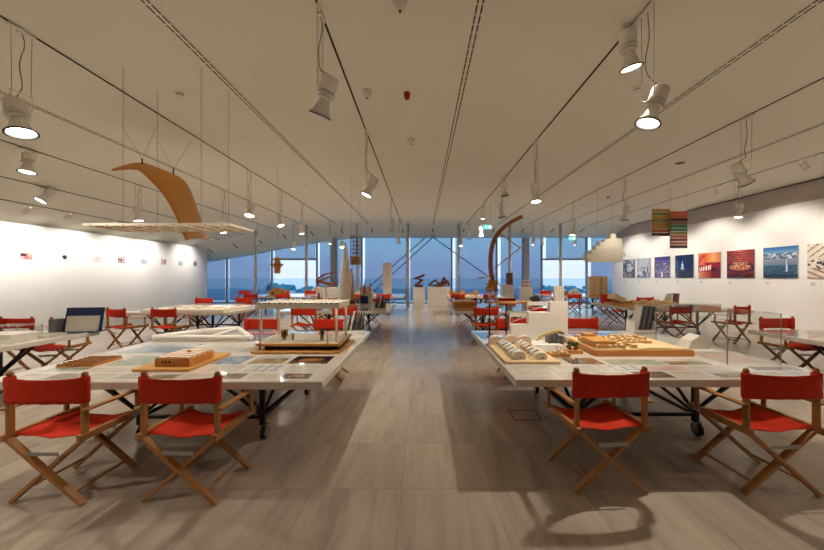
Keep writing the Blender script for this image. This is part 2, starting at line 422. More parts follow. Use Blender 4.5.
for x, lab in TR['d']:
    z = ceil_z(x)
    t = thing('air_slot', 'pale ceiling air diffuser with twin dashed lines, %s' % lab, 'air slot', (x, 6.0, z))
    MB().box((0, 0, -0.0045), (0.10, 23.6, 0.008)).build('slot_frame', M['ceiling'], t)
    b = MB()
    for sx in (-0.028, 0.028):
        yy = -11.7
        while yy < 11.7:
            b.box((sx, yy, -0.009), (0.016, 0.115, 0.004)); yy += 0.135
    b.build('slot_line', M['slot'], t)
for kk, x in enumerate((-12.0, -10.6, -9.2, -7.8, -6.25, -4.55, -2.83, -1.08, 0.6, 2.36, 4.06, 5.7, 7.4, 9.1)):
    f = 0.5; z = CAMH+(lerp(PROF, x)*(1-f)+lerp(PROFF, x)*f)
    sl = (lerp(PROFF, x)-lerp(PROF, x))/1.9
    f = MB().box((0, 0, 0), (0.05, 0.55, 0.015), rx=math.atan(sl)).build('air_slot', M['slot'])
    f.location = (x, 18.75, CAMH+lerp(PROF, x)+0.75*sl-0.002)
    tag(f, 'short dark ceiling slot before the windows, %s of fourteen from the left' % ['first', 'second', 'third', 'fourth', 'fifth', 'sixth', 'seventh', 'eighth', 'ninth', 'tenth', 'eleventh', 'twelfth', 'thirteenth', 'fourteenth'][kk], 'air slot', 'short slots at the window end of the ceiling')

# ------------------------------------------------------------------ lamps
def aim(v):
    return Vector((0, 0, -1)).rotation_difference(Vector(v).normalized()).to_matrix().to_4x4()
def pendant(x, y, zbot, d, label, on=True, power=None, k=1.0):
    """spot hung under a track: adapter, cables, bracket, body, bell with lit reflector"""
    zc = ceil_z(x)-(0.01 if x < -7 else 0)
    t = thing('pendant_spotlight', label, 'spotlight', (x, y, zc), 0, 'bell spotlights hung from the ceiling tracks')
    L = 0.40; d = Vector(d).normalized()
    mouth = Vector((0, 0, zbot-zc+0.03)); top = mouth - d*L
    rot = aim(d); mt = Matrix.Translation(mouth) @ rot @ Matrix.Diagonal((k, k, 1, 1))
    MB().box((0, 0, -0.03), (0.04, 0.26, 0.03)).box((0, 0, -0.052), (0.05, 0.07, 0.03)).build('track_adapter', M['lamp'], t, bevel=0.004)
    yoke = top + d*0.04
    if yoke.z < -0.12:
        b = MB()
        for s in (-0.1, 0.1): b.cyl((0, s, -0.03), (0, s*0.9, yoke.z+0.10), 0.0025, n=5)
        b.build('suspension_wire', M['cable'], t)
        pts = [Vector((0.0, 0, -0.05))]
        for k in range(1, 8): pts.append(Vector((0.02*math.sin(k*0.9), 0.015*math.sin(k*1.3), -0.05+(yoke.z+0.08+0.05)*k/8)))
        pts.append(top)
        MB().tube(pts, 0.005, 6).build('power_cable', M['cable'], t)
    MB().box((0, 0, yoke.z+0.1), (0.02, 0.22, 0.012)).tube([(0, -0.1, yoke.z+0.1), (0, -0.095, yoke.z-0.05), tuple(mouth-d*0.22)], 0.006, 6).tube([(0, 0.1, yoke.z+0.1), (0, 0.095, yoke.z-0.05), tuple(mouth-d*0.22)], 0.006, 6).build('bracket', M['lamp'], t)
    # local frame: -z is the beam, mouth at origin
    MB().lathe([(0.03, 0.40), (0.072, 0.395), (0.078, 0.385), (0.078, 0.26), (0.070, 0.25)], 20, mt).build('lamp_body', M['lamp'], t, smooth=False)
    MB().lathe([(0.050, 0.25), (0.085, 0.235), (0.085, 0.222), (0.052, 0.215), (0.050, 0.20), (0.078, 0.195), (0.078, 0.18), (0.05, 0.175)], 20, mt).build('cooling_ring', M['lamp'], t)
    MB().lathe([(0.045, 0.18), (0.052, 0.15), (0.062, 0.11), (0.082, 0.05), (0.108, 0.0), (0.102, 0.0), (0.09, 0.02), (0.06, 0.06)], 24, mt, cap=False).build('bell_shade', M['lamp'], t, smooth=True)
    MB().lathe([(0.112, 0.006), (0.112, -0.004), (0.098, -0.004), (0.098, 0.006), (0.112, 0.006)], 24, mt, cap=False).build('rim', M['lampdark'], t)
    MB().lathe([(0.0005, 0.03), (0.086, 0.018), (0.086, 0.014), (0.0005, 0.014)], 24, mt, cap=False).build('reflector', M['bulb'] if on else M['chrome'], t)
    if on:
        l = bpy.data.lights.new('spot_beam', 'SPOT'); l.energy = power or PENDANT_W; l.color = WARM; l.spot_size = R(105); l.spot_blend = 0.85; l.shadow_soft_size = 0.035
        lo = bpy.data.objects.new('spot_beam', l); C.objects.link(lo); lo.parent = t
        lo.matrix_local = Matrix.Translation(mouth + d*0.02) @ rot
    return t
def washer(x, y, d, label, power, size=120):
    zc = ceil_z(x)
    t = thing('wall_washer', label, 'spotlight', (x, y, zc), 0, 'small track spots facing the walls')
    d = Vector(d).normalized(); rot = aim(d)
    MB().box((0, 0, -0.03), (0.045, 0.34, 0.04)).build('track_box', M['lamp'], t, bevel=0.005)
    MB().cyl((0, 0.06, -0.04), (0, 0.06, -0.13), 0.012, n=10).build('stem', M['lamp'], t)
    mt = Matrix.Translation((0, 0.06, -0.17)) @ rot
    MB().lathe([(0.03, 0.11), (0.058, 0.10), (0.060, 0.05), (0.060, -0.11), (0.052, -0.11), (0.05, -0.06)], 20, mt, cap=False).build('lamp_can', M['lamp'], t)
    MB().lathe([(0.0005, -0.07), (0.05, -0.07), (0.05, -0.075), (0.0005, -0.075)], 16, mt, cap=False).build('reflector', M['bulb'], t)
    l = bpy.data.lights.new('wash_beam', 'SPOT'); l.energy = power; l.color = (1.0, 0.92, 0.82) if x > 0 else (1.0, 0.94, 0.86); l.spot_size = R(size); l.spot_blend = 0.6 if x > 0 else 1.0; l.shadow_soft_size = 0.05
    lo = bpy.data.objects.new('wash_beam', l); C.objects.link(lo); lo.parent = t
    lo.matrix_local = Matrix.Translation(Vector((0, 0.06, -0.17))+d*0.13) @ rot
DN = (0.0, 0.0, -1.0)
PEND = [  # x, y, height of the mouth above the camera, direction, lit, label
 (-1.08, 3.50, 1.68, (-0.42, 0.30, -1), 1, 'white bell spotlight nearest the camera left of the aisle, tilted to the left'),
 (-4.55, 3.75, 1.60, (0.28, -0.05, -1), 1, 'white bell spotlight in the top left corner of the photo, hung on long cables'),
 (-7.90, 6.60, 2.06, (0.05, -0.15, -1), 1, 'white bell spotlight at far left close under the ceiling, above another one'),
 (-9.60, 8.30, 1.88, (-0.25, -0.55, -1), 1, 'white bell spotlight at far left, lower of the pair near the left wall'),
 (-7.90, 9.20, 1.53, (0.15, 0.0, -1), 1, 'white bell spotlight hanging behind the curved wooden wing'),
 (-4.55, 8.70, 1.58, (0.0, -0.35, -1), 1, 'white bell spotlight right of the curved wooden wing, facing down'),
 (-4.55, 10.65, 1.62, (0.4, -0.2, -1), 1, 'white bell spotlight second right of the wooden wing, tilted right'),
 (-4.55, 12.5, 1.60, (0.1, -0.1, -1), 1, 'white bell spotlight third right of the wooden wing'),
 (-1.08, 6.40, 1.55, (-0.45, -0.16, -1), 1, 'white bell spotlight alone in mid ceiling left of the aisle, tilted left'),
 (-1.08, 11.5, 1.58, (-0.2, 0.1, -1), 1, 'white bell spotlight small, left of the aisle above the tall white tower'),
 (-1.08, 15.5, 1.55, (0.1, 0.1, -1), 1, 'white bell spotlight tiny, left of the aisle against the windows'),
 (-4.55, 16.3, 1.60, (-0.1, -0.1, -1), 1, 'white bell spotlight just above the white cone tower'),
 (-4.00, 16.5, 1.45, (0.2, -0.5, -1), 1, 'white bell spotlight glaring beside the white cone tower'),
 (-6.20, 15.9, 1.30, (-0.1, -0.3, -1), 1, 'white bell spotlight above the left glass door'),
 (-7.90, 15.8, 1.45, (0, 0, -1), 1, 'white bell spotlight above the thin column left of the left door'),
 (-6.25, 10.4, 1.36, (0.2, 0, -1), 1, 'white bell spotlight under the right end of the hanging lattice panel'),
 (2.36, 3.72, 2.32, (0.20, 0.1, -1), 1, 'white bell spotlight close under the ceiling right of the aisle, upper of the near pair'),
 (2.36, 3.45, 1.57, (-0.38, 0.0, -1), 1, 'white bell spotlight hung low right of the aisle, lower of the near pair'),
 (5.70, 5.80, 1.62, (0.75, 0.15, -1), 0, 'white bell spotlight unlit on long cables, turned to the right wall'),
 (9.10, 9.50, 1.68, (-0.15, 0, -1), 1, 'white bell spotlight near the right wall between two framed pictures'),
 (5.70, 9.30, 1.58, (0.0, 0.35, -1), 0.16, 'white bell spotlight above and left of the coloured striped panels'),
 (2.36, 6.83, 1.52, (0.0, -0.2, -1), 1, 'white bell spotlight right of the bow top, glaring straight down'),
 (2.36, 9.40, 2.28, (0.1, 0, -1), 0, 'white bell spotlight tucked under the ceiling above the bow, upper one'),
 (2.36, 9.70, 1.72, (0.15, 0, -1), 0, 'white bell spotlight unlit above the bow, lower one'),
 (2.36, 12.8, 2.22, (0, 0, -1), 1, 'white bell spotlight just left of the bow, upper one'),
 (2.36, 13.1, 1.58, (0.1, -0.1, -1), 1, 'white bell spotlight just left of the bow, lower one by the exit sign'),
 (2.36, 16.4, 1.85, (0, 0, -1), 0, 'white bell spotlight tiny left of the green exit sign'),
 (1.96, 16.6, 1.52, (0, -0.2, -1), 1, 'white bell spotlight tiny in the middle against the window blind'),
 (5.70, 12.5, 1.55, (-0.2, -0.1, -1), 1, 'white bell spotlight left of the hanging cream model, on a long cable'),
 (5.70, 17.0, 1.62, (-0.2, 0, -1), 1, 'white bell spotlight tiny by the right grey pier, left one'),
 (6.20, 17.0, 1.62, (0.1, 0, -1), 1, 'white bell spotlight tiny by the right grey pier, right one'),
 (7.40, 16.0, 1.52, (-0.1, 0, -1), 1, 'white bell spotlight tiny above the right glass door'),
 (-4.55, 0.6, 1.60, (0.15, 0.1, -1), 1, 'white bell spotlight above and left of the camera, outside the photo'), (-1.08, -2.6, 1.9, (-0.2, 0.2, -1), 1, 'white bell spotlight behind the camera, left of the aisle'),
 (2.36, -2.6, 1.9, (0.2, 0.2, -1), 1, 'white bell spotlight behind the camera, right of the aisle'), (5.70, 0.8, 1.60, (-0.1, 0.2, -1), 1, 'white bell spotlight above and right of the camera, outside the photo'),
 (5.70, 3.6, 1.6, (0.2, 0, -1), 1, 'white bell spotlight beyond the top right corner of the photo'), (-7.9, 3.5, 1.8, (0.1, 0, -1), 1, 'white bell spotlight beyond the left edge, over the side table'),
]
for (x, y, h, d, on, lab) in PEND:
    if not lab:
        lab = 'white bell spotlight hung from a ceiling track above the camera side of the room'
    pendant(x, y, CAMH+h, d, lab, bool(on), PENDANT_W*on, k=1.25 if x < -4.5 and y < 9.5 else 1.08)
for y, lab in ((2.0, 'beyond the left frame edge, nearest the camera'), (4.2, 'beyond the left frame edge, second from the camera'), (6.2, 'beyond the left frame edge, third from the camera'), (7.9, 'just beyond the left frame edge'), (9.06, 'leftmost under the ceiling'), (10.1, 'second from the left'), (11.6, 'third from the left'), (13.3, 'below the lattice panel middle'), (14.7, 'just left of the wing tail'), (17.0, 'right of the wing tail')):
    washer(-10.9, y, (-1.0, 0.0, -0.85), 'white cylinder spot by the left wall, ' + lab, WASH_LEFT_W, 100)
for y, lab in ((3.0, 'beyond the right frame edge, nearest the camera'), (5.4, 'just beyond the right frame edge'), (7.8, 'rightmost, above the last picture'), (10.2, 'over the snowy city picture'), (12.6, 'over the coloured striped panels'), (15.0, 'behind the striped panels'), (17.3, 'farthest, near the window corner')):
    washer(9.1, y, (1.0, 0.0, -1.2), 'white cylinder spot by the right wall, ' + lab, WASH_RIGHT_W, 92)

# small ceiling fittings
def ceil_at(px_, py_):
    z = 330*2.83/(277-py_); x = (px_-422)/330*z
    return x, z, ceil_z(x)
for (px_, py_, kind, lab) in [(367, 91, 'dome', 'white dome detector left of the red alarm'), (411, 139, 'dome', 'white dome detector behind the red alarm'), (400, 1, 'dome', 'white dome detector cut by the top edge'),
                        (180, 93, 'smoke', 'white round smoke detector left of the centre'), (637, 88, 'smoke', 'white round smoke detector beside the lower right spotlight'), (680, 163, 'disc', 'pale disc grille above the hanging striped panels'),
                        (414, 166, 'disc', 'pale disc grille behind the dome detectors'), (243, 139, 'disc', 'pale disc grille right of the wooden wing'), (304, 185, 'disc', 'pale disc grille in the left ceiling'), (497, 137, 'disc', 'small pale disc grille right of the centre slot'), (608, 196, 'star', 'dark sprinkler left of the striped panels')]:
    x, y, z = ceil_at(px_, py_)
    if kind == 'dome':
        t = thing('ceiling_detector', lab, 'detector', (x, y, z))
        MB().lathe([(0.075, -0.0), (0.075, -0.015), (0.068, -0.03), (0.04, -0.085), (0.012, -0.10)], 20).build('dome', M['white'], t, smooth=True)
        MB().ball((0, 0, -0.105), 0.014).build('sensor_tip', M['dark'], t)
    elif kind == 'smoke':
        t = thing('smoke_detector', lab, 'detector', (x, y, z))
        MB().lathe([(0.065, 0), (0.065, -0.012), (0.045, -0.02), (0.045, -0.04), (0.02, -0.05)], 20).build('housing', M['white'], t)
        MB().lathe([(0.047, -0.024), (0.047, -0.034), (0.03, -0.036)], 20).build('vent_ring', M['grey'], t)
    elif kind == 'disc':
        tag(MB().lathe([(0.10, 0.002), (0.10, -0.008), (0.08, -0.012)], 24).build('ceiling_grille', M['cable'] if px_ == 680 else M['lamp'], loc=(x, y, z)), lab, 'ceiling grille')
    else:
        t = thing('sprinkler', lab, 'sprinkler', (x, y, z))
        MB().cyl((0, 0, 0), (0, 0, -0.06), 0.012).build('nozzle', M['steel'], t)
        MB().lathe([(0.07, -0.06), (0.07, -0.068)], 8).build('deflector', M['steel'], t)
x, y, z = ceil_at(407, 93)
t = thing('alarm_beacon', 'small red alarm beacon on the ceiling near the centre', 'alarm', (x, y, z))
MB().lathe([(0.05, 0), (0.05, -0.03)], 20).build('mount', M['alarm_red'], t)
MB().lathe([(0.046, -0.03), (0.044, -0.07), (0.032, -0.095), (0.01, -0.105)], 20).build('lens', M['alarm_red'], t, smooth=True)
for (px_, py_, z, lab) in ((487.5, 227, 12.6, 'left of the wooden bow'), (572, 238.5, 15.5, 'above the right glass door')):
    X, Y, Z = at(px_, py_, z)
    t = thing('exit_sign', 'green lit running man exit sign ' + lab, 'exit sign', (X, Y, Z))
    t.scale = (0.75, 0.75, 0.75)
    MB().box((0, 0, 0), (0.40, 0.03, 0.20)).build('sign_panel', M['exit'], t)
    b = MB()   # running figure, arrow and door
    b.box((0.02, -0.018, 0.0), (0.04, 0.006, 0.012)).box((0.07, -0.018, 0.0), (0.03, 0.006, 0.08)).box((0.13, -0.018, 0.0), (0.08, 0.006, 0.13))
    b.ball((-0.09, -0.018, 0.055), 0.018, 8, (1, 0.3, 1)).bar((-0.09, -0.018, 0.035), (-0.10, -0.018, -0.02), 0.022, 0.006).bar((-0.10, -0.018, -0.02), (-0.06, -0.018, -0.06), 0.016, 0.006).bar((-0.10, -0.018, -0.02), (-0.14, -0.018, -0.06), 0.016, 0.006)
    b.bar((-0.09, -0.018, 0.03), (-0.05, -0.018, 0.0), 0.012, 0.006).bar((-0.09, -0.018, 0.03), (-0.135, -0.018, 0.01), 0.012, 0.006)
    b.build('pictogram', M['exit_white'], t)
    MB().cyl((-0.15, 0, 0.1), (-0.15, 0, (ceil_z(X)-Z)/0.75), 0.006, n=6).cyl((0.15, 0, 0.1), (0.15, 0, (ceil_z(X)-Z)/0.75), 0.006, n=6).build('hanger', M['cable'], t)

# ------------------------------------------------------------------ pictures on the right wall
rn = random.Random(3)
NZ = [[rn.random() for _ in range(64)] for _ in range(64)]
def nz(u, v, s=8.0):
    x, y = u*s, v*s; i, j = int(math.floor(x)), int(math.floor(y)); fx, fy = x-i, y-j
    g = lambda a, b_: NZ[a % 64][b_ % 64]
    return (g(i, j)*(1-fx)+g(i+1, j)*fx)*(1-fy)+(g(i, j+1)*(1-fx)+g(i+1, j+1)*fx)*fy
def mixc(a, b_, t):
    t = max(0, min(1, t)); return tuple(p+(q_-p)*t for p, q_ in zip(a, b_))
def pic1(u, v):
    c = mixc((40, 38, 44), (240, 240, 242), nz(u, v, 11)*1.3-0.15)
    if abs((u*7) % 1-0.5) < 0.12: c = mixc(c, (40, 40, 48), 0.7)
    if v < 0.25: c = mixc(c, (150, 90, 70), 0.5*nz(u+3, v, 9))
    if 0.35 < u < 0.7 and 0.35 < v < 0.75: c = mixc(c, (235, 240, 245), 0.6)
    return c
def pic2(u, v):
    c = mixc((34, 34, 42), (225, 228, 232), nz(u+5, v, 10)*1.3-0.15)
    if v > 0.55:
        r = math.hypot(u-0.1, v-0.3)
        c = mixc((225, 230, 235), (70, 75, 85), 1 if (r*14) % 1 < 0.35 or (math.atan2(v-0.3, u-0.1)*9) % 1 < 0.25 else 0)
    elif u < 0.45 and v > 0.2: c = mixc(c, (220, 200, 185), 0.5)
    return c
def pic3(u, v):
    if v > 0.78: return mixc((92, 66, 140), (60, 40, 110), (v-0.78)*4)
    h = 0.5+0.4*nz(math.floor(u*14)/14+2, 0.3, 9)
    c = mixc((26, 18, 56), (90, 66, 130), nz(u+1, v+7, 16))
    if v < h and nz(u*3+9, v*3, 14) > 0.72: c = (205, 180, 210)
    if abs(u-0.5) < 0.035 and v < 0.28: c = (250, 230, 235)
    return c
def pic4(u, v):
    c = mixc((14, 48, 112), (8, 22, 60), v)
    if u+v*0.25 > 0.86: c = mixc(c, (20, 34, 50), 0.8)
    if abs(u-0.42) < 0.05+0.35*max(0, 0.5-v) and 0.36 < v < 0.62: c = mixc((235, 232, 225), (120, 150, 190), nz(u, v, 20))
    if abs(u-0.42) < 0.012 and v < 0.76 and v > 0.5: c = (240, 240, 235)
    if v < 0.36: c = mixc((14, 18, 34), (70, 66, 74), nz(u, v, 18))
    return c
def pic5(u, v):
    c = mixc((190, 30, 24), (120, 14, 14), nz(u, v, 6))
    if v > 0.62 and u > 0.35: c = mixc((250, 190, 110), (230, 110, 60), abs(u-0.7)*2+0.4*nz(u, v, 5))
    if v > 0.5 and u < 0.35: c = mixc((235, 150, 120), (200, 40, 30), nz(u+2, v, 8))
    if 0.24 < v-0.16*u < 0.42 and 0.05 < u < 0.58: c = (250, 240, 225) if (u*9) % 1 < 0.62 else (190, 60, 40)
    if v < 0.22 + 0.1*u: c = mixc((240, 170, 130), (140, 20, 18), u*1.4)
    if v < 0.42 and u > 0.6: c = mixc((60, 8, 10), (150, 26, 20), nz(u, v, 20))
    return c
def pic6(u, v):
    c = mixc((74, 16, 12), (150, 52, 26), nz(u, v, 9))
    e = ((u-0.5)/0.42)**2+((v-0.36)/0.14)**2
    if e < 1 and v > 0.27+0.12*abs(u-.5): c = mixc((255, 206, 140), (150, 60, 34), 1.4*nz(u*1.3, v*2, 22)-0.1)
    if 1 <= e < 1.5: c = (70, 16, 12)
    if v > 0.55 and (v*12+0.8*math.cos((u-.5)*5)) % 1 < 0.4: c = mixc((225, 110, 56), (130, 40, 22), abs(u-0.5)*1.6)
    if 0.5 < v < 0.56 and (u*16) % 1 < 0.35 and abs(u-.5) < .3: c = (250, 190, 130)
    if v < 0.14: c = mixc((46, 10, 10), (110, 36, 24), nz(u, v, 24))
    return c
def pic7(u, v):
    if v > 0.8: c = mixc((130, 170, 205), (46, 100, 165), (v-0.8)*5)
    elif v > 0.62: c = mixc((84, 104, 134), (238, 240, 246), 1.9*nz(u*1.7, v*3.2, 10)-0.45-2.5*abs(v-0.72))
    elif v > 0.42: c = mixc((110, 128, 146), (160, 158, 166), (v-0.42)*4)
    else: c = mixc((22, 50, 72), (96, 124, 140), nz(u*2, v*2, 22))
    if abs(u-0.70) < 0.010+0.07*max(0, 0.5-v) and 0.2 < v < 0.56: c = (215, 238, 250)
    if v < 0.12: c = mixc(c, (16, 40, 62), 0.5)
    return c
def pic8(u, v):
    c = mixc((205, 186, 164), (235, 224, 208), nz(u, v, 6))
    if v > 0.62: c = mixc((226, 214, 196), (150, 128, 104), 1 if (u*4-v*5) % 1 < 0.25 else 0)
    if 0.25 < v < 0.55 and nz(u*2, v*2, 12) > 0.6: c = (76, 60, 56)
    if v < 0.3 and (u*3+v*6) % 1 < 0.3: c = (150, 104, 66)
    return c
pics = [(18.0, pic1, 'grey photograph of a bright interior, farthest along the right wall'), (16.8, pic2, 'grey photograph of a glass vault, second farthest on the right wall'), (15.5, pic3, 'purple photograph of a city skyline at dusk'),
        (14.2, pic4, 'dark blue night photograph with a white lit building'), (12.96, pic5, 'bright red photograph of a lit hall beside a concert hall one'), (11.7, pic6, 'dark red photograph of a concert hall with glowing stage'),
        (10.4, pic7, 'blue photograph of a city with clouds and one lit tower'), (9.15, pic8, 'pale beige photograph of a stair interior at right edge')]
for y, fn, lab in pics:
    p = thing('framed_picture', lab, 'picture', (XR-0.001, y, CAMH+0.46), -PI/2)
    painted('print_panel', 1.0, 0.98, fn, 44, 44, p, 0.02, flat=False).location = (0, -0.03, 0)
    MB().box((0, -0.006, 0), (0.96, 0.012, 0.94)).build('backing_panel', M['white'], p)
    l = thing('wall_label', 'small white caption card under the ' + lab.split(',')[0].split(' beside')[0].split(' with')[0], 'caption card', (XR-0.001, y+0.38, CAMH-0.21), -PI/2)
    MB().box((0, -0.003, 0), (0.15, 0.006, 0.13)).build('card', M['paper'], l)
    MB().box((0, -0.0065, 0.035), (0.11, 0.002, 0.008)).box((-0.01, -0.0065, 0.01), (0.09, 0.002, 0.005)).box((0, -0.0065, -0.01), (0.11, 0.002, 0.005)).box((-0.02, -0.0065, -0.03), (0.07, 0.002, 0.005)).build('caption_text', M['grey'], l)
# small pictures on the left wall
sm = [(10.25, (200, 120, 110), 'reddish', 'leftmost'), (11.35, (60, 60, 70), 'dark centred', 'second from the left'), (12.5, (225, 190, 190), 'pale pink', 'third from the left'), (13.5, (170, 130, 140), 'grey and pink', 'fourth from the left'),
      (14.6, (150, 155, 165), 'grey', 'fourth from the right'), (15.7, (200, 150, 170), 'mauve', 'third from the right'), (16.8, (160, 165, 160), 'pale grey', 'second from the right'), (17.9, (90, 90, 100), 'dark dotted', 'rightmost')]
for k, (y, c0, cn, pos) in enumerate(sm):
    def f(u, v, k=k, c0=c0):
        a = nz(u+k*3, v+k, 5); c = mixc((236, 232, 230), c0, 1.5*a if v < 0.7 else 0.3)
        if k == 0 and 0.35 < v < 0.55 and u < 0.5: c = (70, 50, 54)
        if k == 1: c = (40, 40, 50) if math.hypot(u-0.5, v-0.45) < 0.25 else (222, 222, 226)
        if k in (3, 5) and nz(u, v+k, 9) > 0.62: c = (110, 60, 80)
        return c
    p = thing('small_picture', 'small %s picture on left wall, %s of the row' % (cn, pos), 'picture', (XL+0.001, y, CAMH+0.69+0.006*(y-10)), PI/2, )
    painted('print_panel', 0.30, 0.28, f, 12, 12, p, 0.01, flat=False).location = (0, -0.012, 0)
    MB().box((0, -0.001, 0), (0.26, 0.002, 0.24)).build('backing_panel', M['white'], p)
cu = bpy.data.curves.new('wall_lettering', 'FONT'); cu.body = 'Athens, Genoa, Paris, New York'; cu.size = 0.19; cu.extrude = 0.002; cu.align_x = 'RIGHT'
tx = bpy.data.objects.new('tmp', cu); C.objects.link(tx)
me = bpy.data.meshes.new_from_object(tx); bpy.data.objects.remove(tx)
wt = bpy.data.objects.new('wall_lettering', me); C.objects.link(wt); me.materials.clear(); me.materials.append(M['text'])
wt.location = (XL+0.004, 11.05, CAMH+1.08); wt.rotation_euler = (PI/2, 0, PI/2)
tag(wt, 'large faint grey lettering across the top of the left wall', 'lettering')

# ------------------------------------------------------------------ tables
TOP = 0.74
def make_table(label, loc):
    t = thing('exhibition_table', label, 'table', loc, 0, 'large square white exhibition tables on black trestles')
    tt = MB().box((0, 0, TOP-0.032), (2.70, 2.40, 0.06)).build('table_top', M['table_edge'], t, bevel=0.004)
    MB().box((0, 0, TOP-0.001), (2.68, 2.38, 0.002)).build('gloss_surface', M['table_top'], tt)
    a = 0.59
    for sx in (-1, 1):
        for sy in (-1, 1):
            MB().box((sx*a, sy*a, 0.41), (0.045, 0.045, 0.54)).build('leg', M['steel'], t)
            c = MB().lathe([(0.058, -0.020), (0.0635, -0.014), (0.0635, 0.014), (0.058, 0.020)], 20, Matrix.Translation((sx*a+0.02, sy*a, 0.064)) @ Matrix.Rotation(PI/2, 4, 'Y')).build('caster', M['rubber'], t)
            MB().lathe([(0.038, -0.0225), (0.043, -0.021), (0.043, 0.021), (0.038, 0.0225)], 16, Matrix.Translation((sx*a+0.02, sy*a, 0.064)) @ Matrix.Rotation(PI/2, 4, 'Y')).build('wheel_hub', M['chrome'], c)
            MB().box((sx*a-0.002, sy*a, 0.10), (0.005, 0.05, 0.08)).box((sx*a+0.042, sy*a, 0.10), (0.005, 0.05, 0.08)).box((sx*a+0.02, sy*a, 0.138), (0.05, 0.06, 0.006)).build('caster_fork', M['chrome'], c)
    b = MB()
    for sy in (-1, 1): b.box((0, sy*a, 0.21), (2*a, 0.03, 0.03)).box((0, sy*a, 0.66), (2*a+1.1, 0.03, 0.03))
    for sx in (-1, 1): b.box((sx*a, 0, 0.21), (0.03, 2*a, 0.03)).box((sx*a, 0, 0.66), (0.03, 2*a+0.9, 0.03))
    b.build('frame_rail', M['steel'], t)
    for sy in (-1, 1):
        for sx in (-1, 1):
            MB().bar((sx*a, sy*a, 0.22), (sx*0.02, sy*a, 0.66), 0.028, 0.016, (0, 1, 0)).bar((sx*a, sy*a, 0.24), (sx*1.10, sy*a, 0.66), 0.028, 0.016, (0, 1, 0)).build('front_brace', M['steel'], t)
            MB().bar((sx*a, sy*a, 0.22), (sx*a, sy*0.02, 0.66), 0.016, 0.028, (1, 0, 0)).bar((sx*a, sy*a, 0.24), (sx*a, sy*1.0, 0.66), 0.016, 0.028, (1, 0, 0)).build('side_brace', M['steel'], t)
    return t
T = [((-2.13, 3.78, 0), 'white square table at front left, bearing the column and roof model'),
     ((2.10, 3.84, 0), 'white square table at front right, bearing the little houses model'),
     ((-6.28, 3.85, 0), 'white table cut by the left edge, with the navy folder'),
     ((6.43, 3.95, 0), 'white table cut by the right edge, behind the rightmost front chair'),
     ((-2.15, 9.10, 0), 'white table in the second row, left of the aisle, bearing the cone tower'),
     ((2.15, 9.10, 0), 'white table in the second row, right of the aisle, under the wooden bow'),
     ((-5.78, 8.78, 0), 'white table in the second row by the left wall, with long pale board'),
     ((6.80, 9.45, 0), 'white table in the second row by the right wall'),
     ((-2.15, 14.8, 0), 'white table in the farthest row, left of the aisle'),
     ((2.15, 14.8, 0), 'white table in the farthest row, right of the aisle'),
     ((-6.20, 14.9, 0), 'white table in the farthest row, by the left glass door'),
     ((6.80, 14.9, 0), 'white table in the farthest row, with upright wooden panel')]
t0 = make_table(T[0][1], T[0][0])
for loc, lab in T[1:]: dup(t0, loc, 0, lab)

# ------------------------------------------------------------------ director chairs
def make_chair(label):
    t = thing('director_chair', label, 'chair', (0, 0, 0), 0, 'red canvas director chairs around the tables')
    wd = M['chair_wood']; a = 0.262
    # sling seat
    rows = []
    for j in range(9):
        y = -0.20+0.42*j/8; row = []
        for i in range(13):
            u = i/12; x = -0.262+0.524*u
            sag = 0.045*math.sin(PI*u)*(0.8+0.4*math.sin(j*0.9))+0.006*math.sin(j*2.1+i*1.3)
            row.append((x, y+0.01*math.sin(u*PI)*(1 if j == 0 else 0), 0.482-sag))
        rows.append(row)
    MB().grid(rows).build('seat', M['canvas'], t, smooth=True, solid=0.004)
    # back sling wrapping both posts
    rows = []
    for j in range(7):
        z = 0.70+0.178*j/6; row = []
        for i in range(17):
            u = i/16; x = -0.300+0.600*u
            y = -0.175-0.022 if 0.06 < u < 0.94 else -0.175-0.014
            bulge = 0.030*math.sin(PI*u)
            row.append((x*0.925, y-0.045-bulge+0.004*math.sin(i*1.9+j), z-0.010*math.sin(PI*u)*(1 if j > 3 else -0.6)))
        rows.append(row)
    back = MB().grid(rows).build('backrest', M['canvas'], t, smooth=True, solid=0.004)
    for s in (-1, 1):
        MB().lathe([(0.026, 0.70), (0.0285, 0.71), (0.0285, 0.865), (0.026, 0.878)], 14, Matrix.Translation((s*0.256, -0.215, 0))).build('sleeve', M['canvas'], back, smooth=True)
    for s in (-1, 1):
        p = MB().box((s*0.256, -0.215, 0.665), (0.024, 0.042, 0.40)).build('back_post', wd, t, bevel=0.004)
        MB().ball((s*0.256, -0.215, 0.893), 0.020, 12).cyl((s*0.256, -0.215, 0.865), (s*0.256, -0.215, 0.885), 0.013, n=10).build('finial', wd, p, smooth=True)
        MB().box((s*a, 0.0, 0.47), (0.034, 0.53, 0.048)).build('seat_rail', wd, t, bevel=0.006)
        MB().box((s*0.285, -0.005, 0.658), (0.045, 0.48, 0.018)).build('armrest', wd, t, bevel=0.005)
        MB().box((s*0.284, 0.17, 0.565), (0.020, 0.032, 0.19)).build('arm_post', wd, t, bevel=0.003)
        MB().box((s*(a+0.019), 0.17, 0.47), (0.004, 0.075, 0.035)).build('hinge_plate', M['zinc'], t)
    for k, y in enumerate((-0.215, 0.205)):
        for s in (-1, 1):
            o = 0.014*s
            MB().bar((s*0.245, y+o, 0.452), (-s*0.262, y+o, 0.012), 0.026, 0.044, (0, 1, 0)).build('leg', wd, t, bevel=0.004)
        MB().box((0, y-0.03, 0.36), (0.22, 0.004, 0.026)).build('folding_brace', M['zinc'], t)
    for s in (-1, 1):
        MB().cyl((s*0.185, -0.21, 0.085), (s*0.185, 0.21, 0.085), 0.009, n=8).build('stretcher', wd, t, smooth=True)
    return t
F = PI
